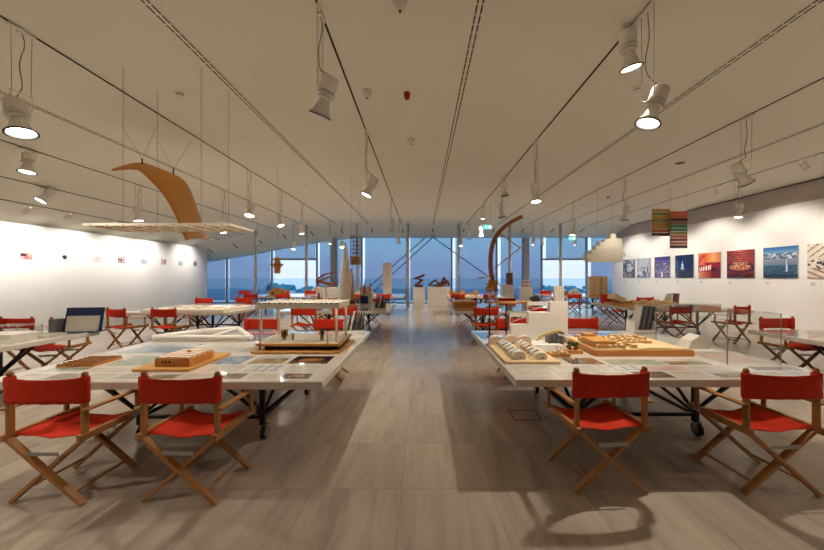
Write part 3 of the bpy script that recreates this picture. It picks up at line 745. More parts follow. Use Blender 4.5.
CH = [
 (-2.57, 2.48, R(0), 'red canvas director chair at bottom left, the leftmost in the front row'),
 (-1.66, 2.49, R(-1), 'red canvas director chair in front of the boxed wooden model'),
 (1.35, 2.60, R(4), 'red canvas director chair in the front row, just right of the aisle'),
 (2.56, 2.57, R(1), 'red canvas director chair at bottom right, the rightmost in the front row'),
 (-2.60, 5.14, F, 'red director chair facing the camera behind the column model, left one'),
 (-1.46, 5.14, F, 'red director chair facing the camera behind the column model, right one'),
 (1.50, 5.22, F, 'red director chair behind the stepped white wall model'),
 (2.62, 5.22, F, 'red director chair behind the large wooden site model'),
 (-6.68, 5.22, F, 'red director chair cut by the left edge behind the white books'),
 (-5.74, 5.20, R(190), 'red director chair half hidden by the navy folder'),
 (5.88, 5.25, F, 'red director chair behind the table at the right edge'),
 (-6.52, 7.30, R(-16), 'red director chair with open side between navy folder and second row table'),
 (-5.55, 7.32, R(-3), 'red director chair in front of the long pale board'),
 (-2.66, 7.62, R(0), 'red director chair seen through the column model, left one'),
 (-1.72, 7.62, R(0), 'red director chair seen through the column model, right one'),
 (1.44, 7.62, R(0), 'red director chair below the wooden bow'),
 (2.70, 7.62, R(0), 'red director chair seen over the steps of the white wall model'),
 (6.10, 8.02, R(6), 'red director chair behind the catalogue rack on the right'),
 (7.42, 7.92, R(18), 'red director chair turned sideways before the right wall'),
 (-7.05, 10.45, F, 'red director chair behind the long pale board, by the left wall'),
 (-5.85, 10.65, F, 'red director chair behind the right end of the long pale board'),
 (-3.00, 10.45, F, 'red director chair behind the second row table, left of the cone tower'),
 (-1.55, 10.45, F, 'red director chair behind the golden spires model'),
 (1.50, 10.45, F, 'red director chair behind the second row table, left of the bow'),
 (2.75, 10.45, F, 'red director chair behind the second row table, right of the bow'),
 (6.25, 10.80, F, 'red director chair behind the slanted wooden blocks'),
 (7.45, 10.80, F, 'red director chair behind the wooden terrain by the right wall'),
 (-6.90, 13.50, R(0), 'tiny red director chair before the farthest table near the left wall end'),
 (-5.60, 13.50, R(0), 'tiny red director chair before the farthest table by the left door'),
 (-2.60, 13.50, R(0), 'tiny red director chair in the far row behind the cone tower'),
 (-1.55, 13.50, R(0), 'tiny red director chair in the far row by the tall white tower'),
 (1.45, 13.50, R(0), 'tiny red director chair in the far row, first right of the aisle'),
 (2.75, 13.50, R(0), 'tiny red director chair in the far row, beside the bow foot'),
 (6.15, 13.50, R(0), 'tiny red director chair in the far row before the right glass door'),
 (7.40, 13.50, R(10), 'tiny red director chair in the far row below the wooden panel'),
 (-6.90, 16.30, F, 'tiny red director chair at the left door, left one'),
 (-5.60, 16.30, F, 'tiny red director chair at the left door, right one'),
 (6.20, 16.30, F, 'tiny red director chair facing in from the right glass door'),
 (-8.85, 16.30, R(185), 'tiny dark red director chair alone before the left windows'),
]
c0 = make_chair(CH[0][3]); c0.location = (CH[0][0], CH[0][1], 0); c0.rotation_euler = (0, 0, CH[0][2])
for x, y, rz, lab in CH[1:]: dup(c0, (x, y, 0), rz, lab)

# ------------------------------------------------------------------ printed sheets on the tables
def sheet_fn(kind, seed):
    r = random.Random(seed); o1, o2 = r.random()*20, r.random()*20
    def text(u, v):
        if u < 0.08 or u > 0.92 or v < 0.08 or v > 0.92: return (226, 222, 212)
        return (200, 196, 188) if (v*9) % 1 < 0.5 and nz(u+o1, math.floor(v*9)/9+o2, 12) > 0.25 else (226, 222, 212)
    def land(u, v):
        return mixc((110, 104, 74), (196, 186, 160), nz(u+o1, v+o2, 5)) if v < 0.62 else mixc((176, 190, 196), (214, 216, 212), nz(u, v, 3))
    def blue(u, v): return mixc((92, 122, 160), (190, 204, 214), nz(u+o1, v+o2, 4))
    def dark(u, v):
        c = mixc((30, 28, 34), (70, 66, 72), nz(u+o1, v+o2, 7))
        return (206, 140, 62) if 0.35 < v < 0.62 and 0.2 < u < 0.8 and nz(u*2, v*2, 14) > 0.3 else c
    def brown(u, v): return mixc((92, 70, 56), (170, 150, 128), nz(u+o1, v+o2, 6))
    def pink(u, v): return mixc((216, 176, 166), (232, 214, 204), nz(u+o1, v+o2, 5))
    def teal(u, v): return mixc((138, 168, 160), (206, 212, 196), nz(u+o1, v+o2, 5))
    def plan(u, v): return (140, 150, 168) if (u*7) % 1 < 0.14 or (v*6) % 1 < 0.14 else (222, 222, 220)
    def purple(u, v): return mixc((120, 112, 150), (170, 160, 186), nz(u+o1, v+o2, 4))
    return dict(text=text, land=land, blue=blue, dark=dark, brown=brown, pink=pink, teal=teal, plan=plan, purple=purple)[kind]
WORD = dict(text='white text sheet', land='landscape photo print', blue='blue photo print', dark='dark photo print with orange glow', brown='brown photo print', pink='pink drawing print', teal='pale green drawing print', plan='white line plan', purple='purple print')
n_sheet = [0]
def sheet(x0, x1, y0, y1, kind, place, rz=0.0, group=None, h=TOP):
    n_sheet[0] += 1
    o = painted('printed_sheet', x1-x0, y1-y0, sheet_fn(kind, n_sheet[0]), 18, 14, None, 0.0012)
    o.location = ((x0+x1)/2, (y0+y1)/2, h+0.0002*0); o.rotation_euler = (0, 0, rz)
    tag(o, WORD[kind]+' '+place, 'printed sheet', group)
def sheet_row(xa, xb, y0, y1, kinds, where, group):
    n = len(kinds); wd = (xb-xa)/n; cnt = {}
    for i, k in enumerate(kinds):
        if k == '-': continue
        cnt[k] = cnt.get(k, 0)+1
    seen = {}
    ords = ['leftmost', 'second', 'third', 'fourth', 'fifth', 'sixth', 'seventh']
    for i, k in enumerate(kinds):
        if k == '-': continue
        seen[k] = seen.get(k, 0)+1
        pl = where if cnt[k] == 1 else '%s, %s of its kind' % (where, ords[seen[k]-1])
        sheet(xa+wd*i+0.02, xa+wd*(i+1)-0.02, y0, y1, k, pl, 0, group)
g1 = 'printed sheets laid out on the front left table'
sheet_row(-3.35, -0.9, 2.66, 2.80, ['text', 'brown', 'text', 'plan', 'land', 'text', 'brown', 'text', 'dark'], 'on front left table, front strip', g1)
sheet_row(-3.35, -2.56, 2.86, 2.98, ['teal', 'text'], 'beside the leftmost front chair', g1)
sheet_row(-1.93, -0.9, 2.86, 3.08, ['text', 'plan', 'text'], 'on front left table, second strip', g1)
sheet(-2.95, -2.58, 3.06, 3.42, 'teal', 'right of the wooden lattice board', 0, g1)
sheet(-2.00, -1.72, 3.10, 3.42, 'blue', 'beside the boxed wooden model', 0, g1)
sheet(-1.66, -1.33, 3.12, 3.42, 'land', 'in front of the column model', 0, g1)
sheet(-1.28, -0.90, 3.12, 3.42, 'dark', 'in front of the column model', 0, g1)
sheet(-3.30, -2.65, 3.55, 4.00, 'blue', 'behind the wooden lattice board', 0, g1)
sheet(-2.55, -1.95, 3.60, 4.05, 'text', 'behind the boxed wooden model', 0, g1)
sheet(-2.60, -2.10, 4.25, 4.85, 'purple', 'under the white triangular frame model', 0, g1)
sheet_row(-1.9, -1.2, 4.45, 4.8, ['plan', 'pink'], 'behind the column model', g1)
g2 = 'printed sheets laid out on the front right table'
sheet_row(0.80, 3.40, 2.68, 2.86, ['text', 'text', 'text', 'brown', 'text', 'land', 'text', 'plan'], 'on front right table, front strip', g2)
sheet_row(0.80, 2.78, 2.90, 3.05, ['text', 'text', 'plan', 'pink', 'text'], 'on front right table, second strip', g2)
sheet(1.40, 1.72, 3.10, 3.34, 'brown', 'right of the little houses board', 0, g2)
sheet(1.78, 2.30, 3.08, 3.28, 'teal', 'in front of the large wooden site model', 0, g2)
sheet(2.32, 2.72, 3.08, 3.28, 'land', 'in front of the large wooden site model', 0, g2)
sheet(0.78, 1.02, 4.35, 4.90, 'blue', 'on the aisle side of the front right table', 0, g2)
sheet(2.1, 2.8, 4.50, 4.85, 'purple', 'behind the large wooden site model', 0, g2)
sheet(2.9, 3.3, 3.15, 3.55, 'pink', 'inside the clear case on the front right table', 0, g2)
sheet(2.95, 3.35, 2.90, 3.00, 'purple', 'before the clear case on the front right table', 0, g2)
g3 = 'printed sheets on the side tables'
sheet_row(5.2, 7.6, 4.5, 4.9, ['pink', 'brown', 'text', 'purple'], 'on right edge table, back strip', g3)
sheet_row(5.2, 7.6, 3.9, 4.3, ['text', 'land', 'text', 'blue'], 'on right edge table, middle strip', g3)
sheet_row(-6.9, -5.6, 4.6, 4.9, ['text', 'pink', 'text'], 'on the table at the left edge', g3)
sheet_row(5.6, 8.0, 8.4, 8.8, ['blue', '-', 'pink', 'text'], 'on second row table by right wall', g3)
sheet_row(-3.3, -0.95, 8.0, 8.4, ['text', 'blue', '-', 'text', 'blue'], 'on second row table left of aisle', g3)
sheet_row(0.95, 3.3, 8.0, 8.4, ['text', 'pink', 'text', 'blue'], 'on second row table right of aisle', g3)

# ------------------------------------------------------------------ models on the front left table
H0 = TOP+0.001
t = thing('lattice_board', 'square amber wood lattice board on the left of the front left table', 'model', (-3.17, 3.16, H0), R(3))
MB().box((0, 0, 0.006), (0.32, 0.32, 0.012)).build('base_board', M['amber'], t)
b = MB()
for k in range(9): b.box((-0.15+k*0.0375, 0, 0.017), (0.012, 0.31, 0.010))
for k in range(7): b.box((0, -0.15+k*0.05, 0.025), (0.31, 0.010, 0.008))
b.build('lattice', M['chair_wood'], t)
t = thing('boxed_wood_model', 'stepped wooden box model on a flat board, behind the second front chair', 'model', (-2.26, 3.16, H0), R(0))
MB().box((0, 0, 0.011), (0.50, 0.62, 0.022)).build('base_board', M['oak'], t, bevel=0.002)
bx = MB().box((0.04, -0.06, 0.057), (0.31, 0.34, 0.07)).build('box', M['amber'], t, bevel=0.002)
b = MB()
for k in range(3): b.box((-0.04+k*0.03, -0.232, 0.062), (0.013, 0.004, 0.022))
b.box((0.04, -0.1, 0.093), (0.27, 0.02, 0.003))
b.build('dark_slot', M['dark'], bx)
b = MB()
for i in range(4):
    for j in range(5): b.box((-0.075+i*0.072, -0.19+j*0.068, 0.0975+0.002*((i*j) % 3)), (0.062, 0.056, 0.012+0.004*((i+j) % 3)))
b.build('terrace_block', M['pink_plaster'], t)
MB().ball((0.06, -0.04, 0.118), 0.016, 8, (1.4, 1, 0.6)).build('small_dome', M['amber'], t)
# column and roof model
t = thing('column_roof_model', 'open model of four tall columns carrying a perforated cream roof on double base', 'model', (-1.345, 3.85, H0), 0)
MB().box((0, 0, 0.017), (0.95, 0.70, 0.022)).build('lower_board', M['oak'], t, bevel=0.002)
MB().box((0.03, 0.02, 0.052), (0.80, 0.55, 0.048)).build('plinth_core', M['dark'], t)
ub = MB().box((0.01, 0.0, 0.089), (0.90, 0.62, 0.026)).build('upper_board', M['oak'], t, bevel=0.002)
b = MB()
for i in range(6):
    for j in range(4): b.box((-0.36+i*0.145, -0.22+j*0.145, 0.1035), (0.14, 0.14, 0.003))
b.build('paving', M['cream'], ub)
for sx, sy in ((-0.41, -0.25), (0.41, -0.25), (-0.41, 0.20), (0.41, 0.20)):
    MB().cyl((sx, sy, 0.10), (sx, sy, 0.545), 0.014, 0.014, 12).build('column', M['cream'], t, smooth=True)
rf = MB().box((0, -0.02, 0.508), (0.90, 0.50, 0.066)).build('roof', M['cream'], t, bevel=0.003)
b = MB()
for j in range(6):
    for i in range(14): b.box((-0.41+i*0.063, -0.22+j*0.08, 0.541), (0.024, 0.020, 0.004))
for i in range(16): b.box((-0.42+i*0.056, -0.271, 0.530), (0.03, 0.004, 0.010))
b.build('roof_opening', M['dark_grey'], rf)
for sx in (-0.39, 0.33):
    MB().cyl((sx, -0.32, 0.02), (sx, -0.32, 0.26), 0.003, n=6).box((sx, -0.32, 0.06), (0.014, 0.014, 0.03)).build('guide_rod', M['steel'], t)
MB().box((-0.30, 0.10, 0.145), (0.045, 0.10, 0.085)).build('wood_block', M['oak'], t)
def figurine(x, y, h, pose, parent):
    b = MB()
    b.cyl((-0.08*h, 0, 0), (-0.06*h, 0, 0.48*h), 0.05*h, 0.07*h, 8).cyl((0.08*h, 0, 0), (0.06*h, 0, 0.48*h), 0.05*h, 0.07*h, 8)
    b.cyl((0, 0, 0.46*h), (0, 0, 0.82*h), 0.11*h, 0.14*h, 10).ball((0, 0, 0.93*h), 0.075*h, 8).cyl((0, 0, 0.8*h), (0, 0, 0.9*h), 0.04*h, n=8)
    for s in (-1, 1):
        e = (s*0.30*h, 0, 0.95*h) if pose else (s*0.2*h, 0, 0.45*h)
        b.cyl((s*0.14*h, 0, 0.78*h), e, 0.045*h, 0.035*h, 8)
    o = b.build('figurine', M['dark_grey'] if not pose else M['bow_wood'], parent, smooth=True); o.location = (x, y, 0.105); return o
figurine(-0.21, -0.12, 0.125, 0, t); figurine(-0.115, -0.12, 0.085, 1, t); figurine(0.215, -0.12, 0.135, 0, t)
# triangular white frame
t = thing('triangular_frame_model', 'long white tapering frame model lying behind the boxed wooden model', 'model', (-2.80, 4.50, H0), 0)
A_, B_, C_, D_ = (-0.64, -0.26, 0.045), (0.60, -0.26, 0.045), (0.26, 0.06, 0.11), (-0.46, 0.30, 0.035)
MB().tube([A_, B_, C_, D_, A_], 0.030, 10).ball(B_, 0.036, 10).ball(A_, 0.032, 10).build('frame', M['plaster'], t, smooth=True)
MB().tube([A_, (-0.1, -0.10, 0.10), C_], 0.020, 8).tube([(0.05, -0.24, 0.045), C_], 0.016, 8).build('upper_spar', M['plaster'], t, smooth=True)
MB().box((-0.02, -0.31, 0.012), (1.20, 0.02, 0.022)).build('ground_bar', M['grey_paper'], t)
# catalogue racks
def rack(x, y, rz, label, cols, h=0.30, z=H0, wall=None):
    t = thing('catalogue_rack', label, 'rack', (x, y, z), rz)
    b = MB().box((0, 0, 0.006), (0.30, 0.20, 0.012)).box((-0.148, 0, 0.09), (0.006, 0.20, 0.18)).box((0.148, 0, 0.09), (0.006, 0.20, 0.18)).box((0, 0.097, 0.10), (0.30, 0.006, 0.20)).box((0, -0.097, 0.03), (0.30, 0.006, 0.05))
    b.build('holder', wall or M['white'], t)
    for i, c in enumerate(cols):
        o = MB().box((0, 0, h/2), (0.018, 0.16, h)).build('catalogue', c, None, bevel=0.001)
        lean = R(12)
        o.location = (x+math.cos(rz)*(-0.10+i*0.036), y+math.sin(rz)*(-0.10+i*0.036), z+0.020)
        o.rotation_euler = (0, lean, rz)
        nm = {'dark_grey': 'dark grey', 'cream': 'cream', 'grey': 'mid grey', 'navy': 'navy', 'grey_paper': 'light grey', 'paper': 'white', 'alarm_red': 'red'}[[k for k in M if M[k] == c][0]]
        tag(o, '%s catalogue in the rack %s, %s from left' % (nm, label.split('white rack ')[1].replace('the ', ''), ['first', 'second', 'third', 'fourth', 'fifth', 'sixth'][i]), 'catalogue', 'catalogues in the racks')
m = M
rack(-0.98, 4.80, R(8), 'white rack at the back corner of the front left table', [m['dark_grey'], m['cream'], m['dark_grey'], m['grey'], m['dark_grey'], m['grey']])
rack(3.22, 4.86, R(0), 'white rack at the back of the front right table', [m['grey_paper'], m['dark_grey'], m['grey'], m['dark_grey'], m['grey'], m['dark_grey']], 0.38)
rack(-1.05, 8.15, R(10), 'white rack on the second row table by the aisle', [m['dark_grey'], m['grey'], m['cream'], m['dark_grey'], m['dark_grey']], 0.34)
# table at the left edge
t = thing('leaflet_display', 'navy and grey leaflet display standing on the table at the left edge', 'display', (-5.08, 4.94, H0), R(8))
MB().box((0, 0.03, 0.18), (0.50, 0.02, 0.36), rx=R(-12)).box((0, 0.0, 0.008), (0.50, 0.20, 0.016)).build('folder', m['navy'], t)
MB().box((0.03, -0.035, 0.125), (0.40, 0.05, 0.23), rx=R(-10)).build('leaflet_stack', m['grey_paper'], t)
MB().box((-0.31, -0.02, 0.10), (0.10, 0.16, 0.20)).build('side_box', m['grey'], t)
for k in range(3):
    tag(MB().box((0, 0, 0), (0.42, 0.30, 0.034)).build('book', m['paper'], bevel=0.003, loc=(-5.30+0.01*k, 4.22, H0+0.018+0.036*k)), 'thick white book at the left edge, %s of the stack' % ['bottom', 'middle', 'top'][k], 'book', 'white books at the left edge')
t = thing('acrylic_case', 'clear acrylic case over the back of the table at left edge', 'display case', (-5.95, 4.80, H0))
def case(t, w_, d_, h_):
    for n_, c, s_ in (('front_pane', (0, -d_/2, h_/2), (w_, 0.006, h_)), ('back_pane', (0, d_/2, h_/2), (w_, 0.006, h_)), ('side_pane', (-w_/2, 0, h_/2), (0.006, d_, h_)), ('side_pane', (w_/2, 0, h_/2), (0.006, d_, h_)), ('top_pane', (0, 0, h_), (w_, d_, 0.006))):
        MB().box(c, s_).build(n_, M['acrylic'], t)
    for sx in (-1, 1):
        for sy in (-1, 1): MB().box((sx*w_/2, sy*d_/2, h_/2), (0.007, 0.007, h_)).build('glued_edge', M['zinc'], t)
case(t, 0.5, 0.30, 0.12)
for k, (dx, dy) in enumerate(((-0.04, -0.13), (0.22, -0.13))):
    tag(MB().box((0, 0, 0.012), (0.22, 0.28, 0.022)).build('booklet_pile', m['grey_paper'], loc=(-5.42+dx, 4.72+dy, H0)), 'low pile of grey booklets by the navy display, %s one' % ['left', 'right'][k], 'booklets')

# ------------------------------------------------------------------ models on the front right table
t = thing('house_row_model', 'pale wood board with two rows of little white arched houses', 'model', (1.045, 3.55, H0))
MB().box((0, 0, 0.011), (0.52, 0.90, 0.022)).build('base_board', m['pale_wood'], t, bevel=0.002)
def house(x, y, w_, d_, h_, arch, mt_):
    n = 10
    if arch: pts = [(-w_/2, 0)] + [(-w_/2*math.cos(PI*k/n), h_*0.45+h_*0.55*math.sin(PI*k/n)) for k in range(n+1)] + [(w_/2, 0)]
    else: pts = [(-w_/2, 0), (-w_/2, h_*0.6), (0, h_), (w_/2, h_*0.6), (w_/2, 0)]
    hs = MB().prism(pts, d_, Matrix.Translation((x, y, 0.022))).build('house', mt_, t)
    MB().box((x+0.012, y-0.001, 0.04), (0.012, 0.003, 0.016)).build('doorway', m['dark_grey'], hs)
for j in range(6):
    y = -0.36+j*0.115
    house(-0.10, y, 0.12, 0.075, 0.078, j < 1, m['plaster'])
    house(0.11, y, 0.11, 0.070, 0.066+0.01*(j % 2), j % 2 == 0, m['plaster'] if j != 3 else m['pink_plaster'])
for k, (x, y) in enumerate([(-0.17, 0.33), (0.02, 0.36), (0.17, 0.34)]): house(x, y, 0.15, 0.10, 0.10, True, m['pink_plaster'])
b = MB()
for j in range(7):
    for s in (-1, 1): b.cyl((s*0.005+0.01*(-1)**j, -0.38+j*0.09, 0.022), (s*0.03, -0.38+j*0.09, 0.05), 0.003, n=5)
b.build('twig_row', m['pale_wood'], t)
t = thing('stepped_wall_model', 'tall white wall model rising in three steps behind the little houses', 'model', (1.52, 4.30, H0))
pts = [(-0.36, 0), (0.38, 0), (0.38, 0.50), (0.15, 0.50), (0.15, 0.36), (-0.13, 0.36), (-0.13, 0.20), (-0.36, 0.20)]
MB().prism(pts, 0.10).build('stepped_slab', m['plaster'], t)
b = MB()
for (x0, x1, z) in ((-0.36, -0.13, 0.32), (-0.13, 0.15, 0.47)):
    b.bar((x0, 0.05, z-0.10), (x1, 0.05, z-0.02), 0.006, 0.006).bar((x0, 0.05, z), (x1, 0.05, z), 0.008, 0.05).bar((x0, 0.05, z-0.13), (x0, 0.05, z), 0.006, 0.006)
b.build('stair_lattice', m['plaster'], t)
b = MB()
for k in range(4): b.box((0.23+0.033*k, 0.05, 0.60), (0.022, 0.05, 0.20))
b.build('ribbed_tower', m['cream'], t)
t = thing('canoe_model', 'slender wooden hull model held on two black poles beside the aisle', 'model', (1.05, 4.55, H0))
for x in (-0.12, 0.11):
    p = MB().cyl((x, 0, 0), (x, 0, 0.46), 0.009, n=10).cyl((x, 0, 0), (x, 0, 0.01), 0.035, n=16).build('pole', m['steel'], t)
    MB().box((x, 0, 0.22), (0.05, 0.04, 0.055)).build('clamp', m['dark_grey'], p)
n = 14; rows = []
for i in range(n+1):
    u = i/n; x = -0.16+0.62*u; w_ = 0.055*math.sin(PI*u)**0.6+0.001; h_ = 0.035*math.sin(PI*u)**0.6+0.001
    rows.append([(x, w_*math.cos(a_), 0.475+0.02*abs(u-0.5)+h_*math.sin(a_)*0.8) for a_ in [PI+PI*k/8 for k in range(9)]] + [(x, w_*math.cos(a_), 0.478+0.02*abs(u-0.5)) for a_ in [0.0, PI]])
MB().grid(rows).build('hull', m['amber'], t, smooth=True, solid=0.006)
t = thing('ribbed_shell_model', 'yellow ribbed fan model over grey blocks beside the stepped wall', 'model', (1.58, 4.05, H0))
for k in range(9):
    a0 = R(-10+k*11)
    MB().tube([(-0.16+0.018*k, 0.04-0.01*k, 0.03+0.016*k), (-0.13+0.024*k, 0.02-0.01*k, 0.085+0.011*k), (-0.05+0.02*k, -0.02-0.008*k, 0.135+0.005*k)], 0.011, 6).ball((-0.13+0.024*k, 0.02-0.01*k, 0.088+0.011*k), 0.013, 8).build('rib', m['yellow_resin'], t)
b = MB()
for k in range(4): b.box((-0.02+0.05*k, 0.02, 0.05+0.008*k), (0.035, 0.12, 0.10+0.016*k))
b.build('grey_block', m['grey'], t)
MB().tube([(0.05, -0.10, 0.13), (0.11, -0.11, 0.12), (0.15, -0.12, 0.08), (0.17, -0.12, 0.014)], 0.009, 8).build('white_arch', m['plaster'], t)
MB().box((-0.08, -0.01, 0.006), (0.34, 0.30, 0.012)).build('base_board', m['plaster'], t)
for (x, y, w_, d_, lab, k) in ((1.415, 3.42, 0.20, 0.12, 'left', 0), (1.63, 3.56, 0.16, 0.12, 'right', 1)):
    t = thing('garden_model', 'small wooden box model with twigs and planting, the %s of two' % lab, 'model', (x, y, H0))
    MB().box((0, 0, 0.018), (w_, d_, 0.036)).build('base_box', m['oak'], t, bevel=0.002)
    rr = random.Random(5+k); b = MB()
    for q_ in range(12):
        a_ = rr.uniform(-w_/2.4, w_/2.4); c_ = rr.uniform(-d_/2.6, d_/2.6)
        b.bar((a_, c_, 0.036), (a_+rr.uniform(-.02, .02), c_, 0.036+rr.uniform(0.02, 0.06)), 0.007, 0.007).ball((a_*0.8, c_, 0.045), rr.uniform(0.008, 0.02), 6)
    b.build('twigs', m['pale_wood'] if k == 0 else m['redbits'], t)
    if k:
        b = MB()
        for q_ in range(9): bmesh.ops.create_icosphere(b.bm, subdivisions=1, radius=rr.uniform(0.012, 0.024), matrix=Matrix.Translation((rr.uniform(-.05, .05), rr.uniform(-.03, .03), rr.uniform(0.06, 0.11))))
        b.build('planting', m['foliage'], t)
t = thing('site_model', 'large wooden site model of small blocks on a thick rectangular base', 'model', (2.30, 3.80, H0))
MB().box((0, 0, 0.03), (1.02, 0.80, 0.06)).build('base', m['amber'], t, bevel=0.003)
MB().box((0, 0, 0.064), (0.98, 0.76, 0.008)).build('ground_sheet', m['pale_wood'], t)
rr = random.Random(11)
for i in range(13):
    for j in range(9):
        x = -0.44+i*0.062; y = -0.32+j*0.078
        if x > 0.18+0.05*j*0.5 or (x > -0.02 and j < 3): continue
        if rr.random() < 0.75:
            MB().box((x, y, 0.068+0.02), (rr.uniform(.03, .055), rr.uniform(.03, .06), rr.uniform(.02, .05)), rz=rr.uniform(-.2, .2)).build('building_block', m['pale_wood'] if rr.random() < 0.7 else m['oak'], t)
MB().box((-0.36, -0.15, 0.10), (0.22, 0.30, 0.07)).box((-0.36, 0.05, 0.12), (0.12, 0.1, 0.08)).build('hall_block', m['oak'], t)
rows = []
for j in range(8):
    rows.append([(-0.10+0.58*i/14, -0.36+0.72*j/7, 0.069+0.016*nz(i*0.13, j*0.17, 4)*(1 if i < 10 else 0.2)) for i in range(15)])
MB().grid(rows).build('terrain', m['pale_wood'], t, smooth=True)
t = thing('acrylic_case', 'tall clear acrylic case at the right of the front right table', 'display case', (3.10, 3.55, H0))
case(t, 0.50, 0.94, 0.48)
t = thing('folded_paper_model', 'small white folded paper model inside the tall clear case', 'model', (3.12, 3.72, H0))
MB().prism([(-0.12, 0), (0.12, 0), (0.10, 0.12), (0.02, 0.16), (-0.08, 0.10)], 0.16).build('folded_shell', m['plaster'], t)
MB().box((0, 0.05, 0.003), (0.34, 0.36, 0.006)).build('base_sheet', m['paper'], t)

# ------------------------------------------------------------------ second row
def block_model(name, label, loc, w_, d_, seed, n, base_m, blk_m, hh=0.06, rz=0.0, base_h=0.04):
    t = thing(name, label, 'model', loc, rz)
    MB().box((0, 0, base_h/2), (w_, d_, base_h)).build('base_board', base_m, t)
    r_ = random.Random(seed)
    for _ in range(n):
        bw = r_.uniform(.05, .14); bd_ = r_.uniform(.05, .14); h_ = r_.uniform(.3, 1)*hh
        MB().box((r_.uniform(-w_/2+.1, w_/2-.1), r_.uniform(-d_/2+.1, d_/2-.1), base_h+h_/2), (bw, bd_, h_), rz=r_.uniform(-.3, .3)).build('relief_block', blk_m, t)
    return t
block_model('long_board_model', 'long pale board with low relief on the second row left table', (-5.62, 8.35, H0), 1.95, 1.25, 3, 26, m['cream'], m['cream'], 0.025, 0, 0.05)
block_model('terrain_model', 'jagged pale wood terrain on the second row right table', (6.75, 9.55, H0), 1.15, 1.0, 4, 34, m['pale_wood'], m['pale_wood'], 0.12)
t = thing('leaning_block_model', 'slanted wooden slab leaning on small blocks, second row right table', 'model', (5.80, 9.75, H0))
MB().box((0, 0, 0.03), (0.55, 0.5, 0.06)).build('base_board', m['oak'], t)
MB().box((-0.05, 0, 0.19), (0.34, 0.36, 0.16), ry=R(24)).build('slab', m['pale_wood'], t)
MB().box((0.20, -0.12, 0.09), (0.14, 0.2, 0.06)).box((0.18, 0.1, 0.085), (0.1, 0.12, 0.05)).build('small_block', m['amber'], t)
for k, c in enumerate((m['cream'], m['dark_grey'], m['alarm_red'], m['grey'])):
    tag(MB().box((0, 0, 0), (0.05, 0.24, 0.32), ry=R(6)).build('book', c, loc=(7.45+0.062*k, 9.95, H0+0.165)), '%s book standing behind the wooden terrain, on the second row right table' % ['cream', 'dark grey', 'red', 'mid grey'][k], 'book', 'books behind the terrain model')
t = thing('paper_roll', 'long white paper roll lying on the second row right table', 'paper roll', (7.35, 8.75, H0+0.0))
MB().cyl((-0.65, 0, 0.055), (0.65, 0.12, 0.055), 0.055, n=18).build('roll', m['paper'], t, smooth=True)
# bow on its stand
t = thing('bow_model', 'tall curved wooden bow with triangular stays on a golden block', 'model', (1.98, 9.0, H0))
def loc9(px_, py_, z=9.0):
    p = at(px_, py_, z); return Vector((p[0]-1.98, p[1]-9.0, p[2]-H0))
bp = [loc9(*p) for p in ((521, 217), (512, 221.5), (504, 227), (498, 233), (494, 240), (491.5, 248), (490.5, 256), (490.3, 264), (491, 273), (493, 282), (496, 291))]
b = MB()
for a_, c_ in zip(bp, bp[1:]): b.bar(a_-(c_-a_)*0.06, c_+(c_-a_)*0.06, 0.10, 0.13, (0, 1, 0))
b.build('bow', m['bow_wood'], t)
MB().tube([loc9(498, 232), loc9(520, 248)], 0.016, 8).tube([loc9(520, 248), loc9(495, 268)], 0.016, 8).ball(loc9(520, 248), 0.03).build('stay', m['oak'], t)
MB().box(loc9(492.5, 284), (0.24, 0.24, 0.22), ry=R(8)).ball(loc9(489, 289), 0.09).build('golden_block', m['amber'], t)
MB().prism([(-0.42, 0), (0, 0.06), (0.05, 0.12), (-0.02, 0.03), (-0.30, -0.03)], 0.05, Matrix.Translation(loc9(491, 278))).build('white_wing', m['plaster'], t)
MB().bar(loc9(485, 283), loc9(495, 297), 0.03, 0.03).bar(loc9(496, 286), loc9(487, 304), 0.035, 0.035).bar((-0.22, 0, 0.02), (0.22, 0, 0.02), 0.10, 0.03).bar(loc9(488, 290), (-0.1, 0, 0.02), 0.035, 0.035).bar(loc9(495, 290), (0.12, 0, 0.02), 0.035, 0.035).build('stand', m['cream'], t)
block_model('timber_tray_model', 'golden fronted tray with pale relief on second row table, near the aisle', (1.15, 9.15, H0), 0.62, 0.8, 8, 12, m['amber'], m['cream'], 0.06, 0, 0.16)
t = thing('grey_sculpture', 'small dark grey folded metal sculpture behind the stepped wall model', 'model', (3.08, 8.9, H0))
MB().prism([(-0.1, 0), (0.1, 0), (0.11, 0.22), (0.02, 0.34), (-0.10, 0.28), (-0.16, 0.24), (-0.09, 0.18)], 0.14).build('folded_body', m['grey'], t, bevel=0.01)
MB().box((0, 0.07, -0.0+0.008), (0.3, 0.3, 0.016)).build('base', m['white'], t)
# cone tower and neighbours on second row left table
t = thing('cone_tower_model', 'tall slender white cone tower, tallest model left of the aisle', 'model', (-2.30, 9.9, H0))
MB().lathe([(0.24, 0.0), (0.215, 0.25), (0.17, 0.75), (0.11, 1.25), (0.05, 1.65), (0.012, 1.86)], 14).build('tower_shell', m['plaster'], t)
b = MB()
for k in range(14):
    a_ = 2*PI*k/14
    b.bar((0.24*math.cos(a_), 0.24*math.sin(a_), 0), (0.014*math.cos(a_), 0.014*math.sin(a_), 1.86), 0.012, 0.012)
b.build('edge_fin', m['cream'], t)
MB().lathe([(0.11, 0), (0.09, 0.4), (0.05, 0.8), (0.01, 1.1)], 10, Matrix.Translation((0.16, 0.12, 0))).build('low_shell', m['plaster'], t)
MB().box((0, 0, 0.006), (0.55, 0.5, 0.012)).build('base_board', m['paper'], t)
t = thing('wire_basket_model', 'clear wire basket model at the foot of the cone tower', 'model', (-2.36, 9.35, H0))
b = MB()
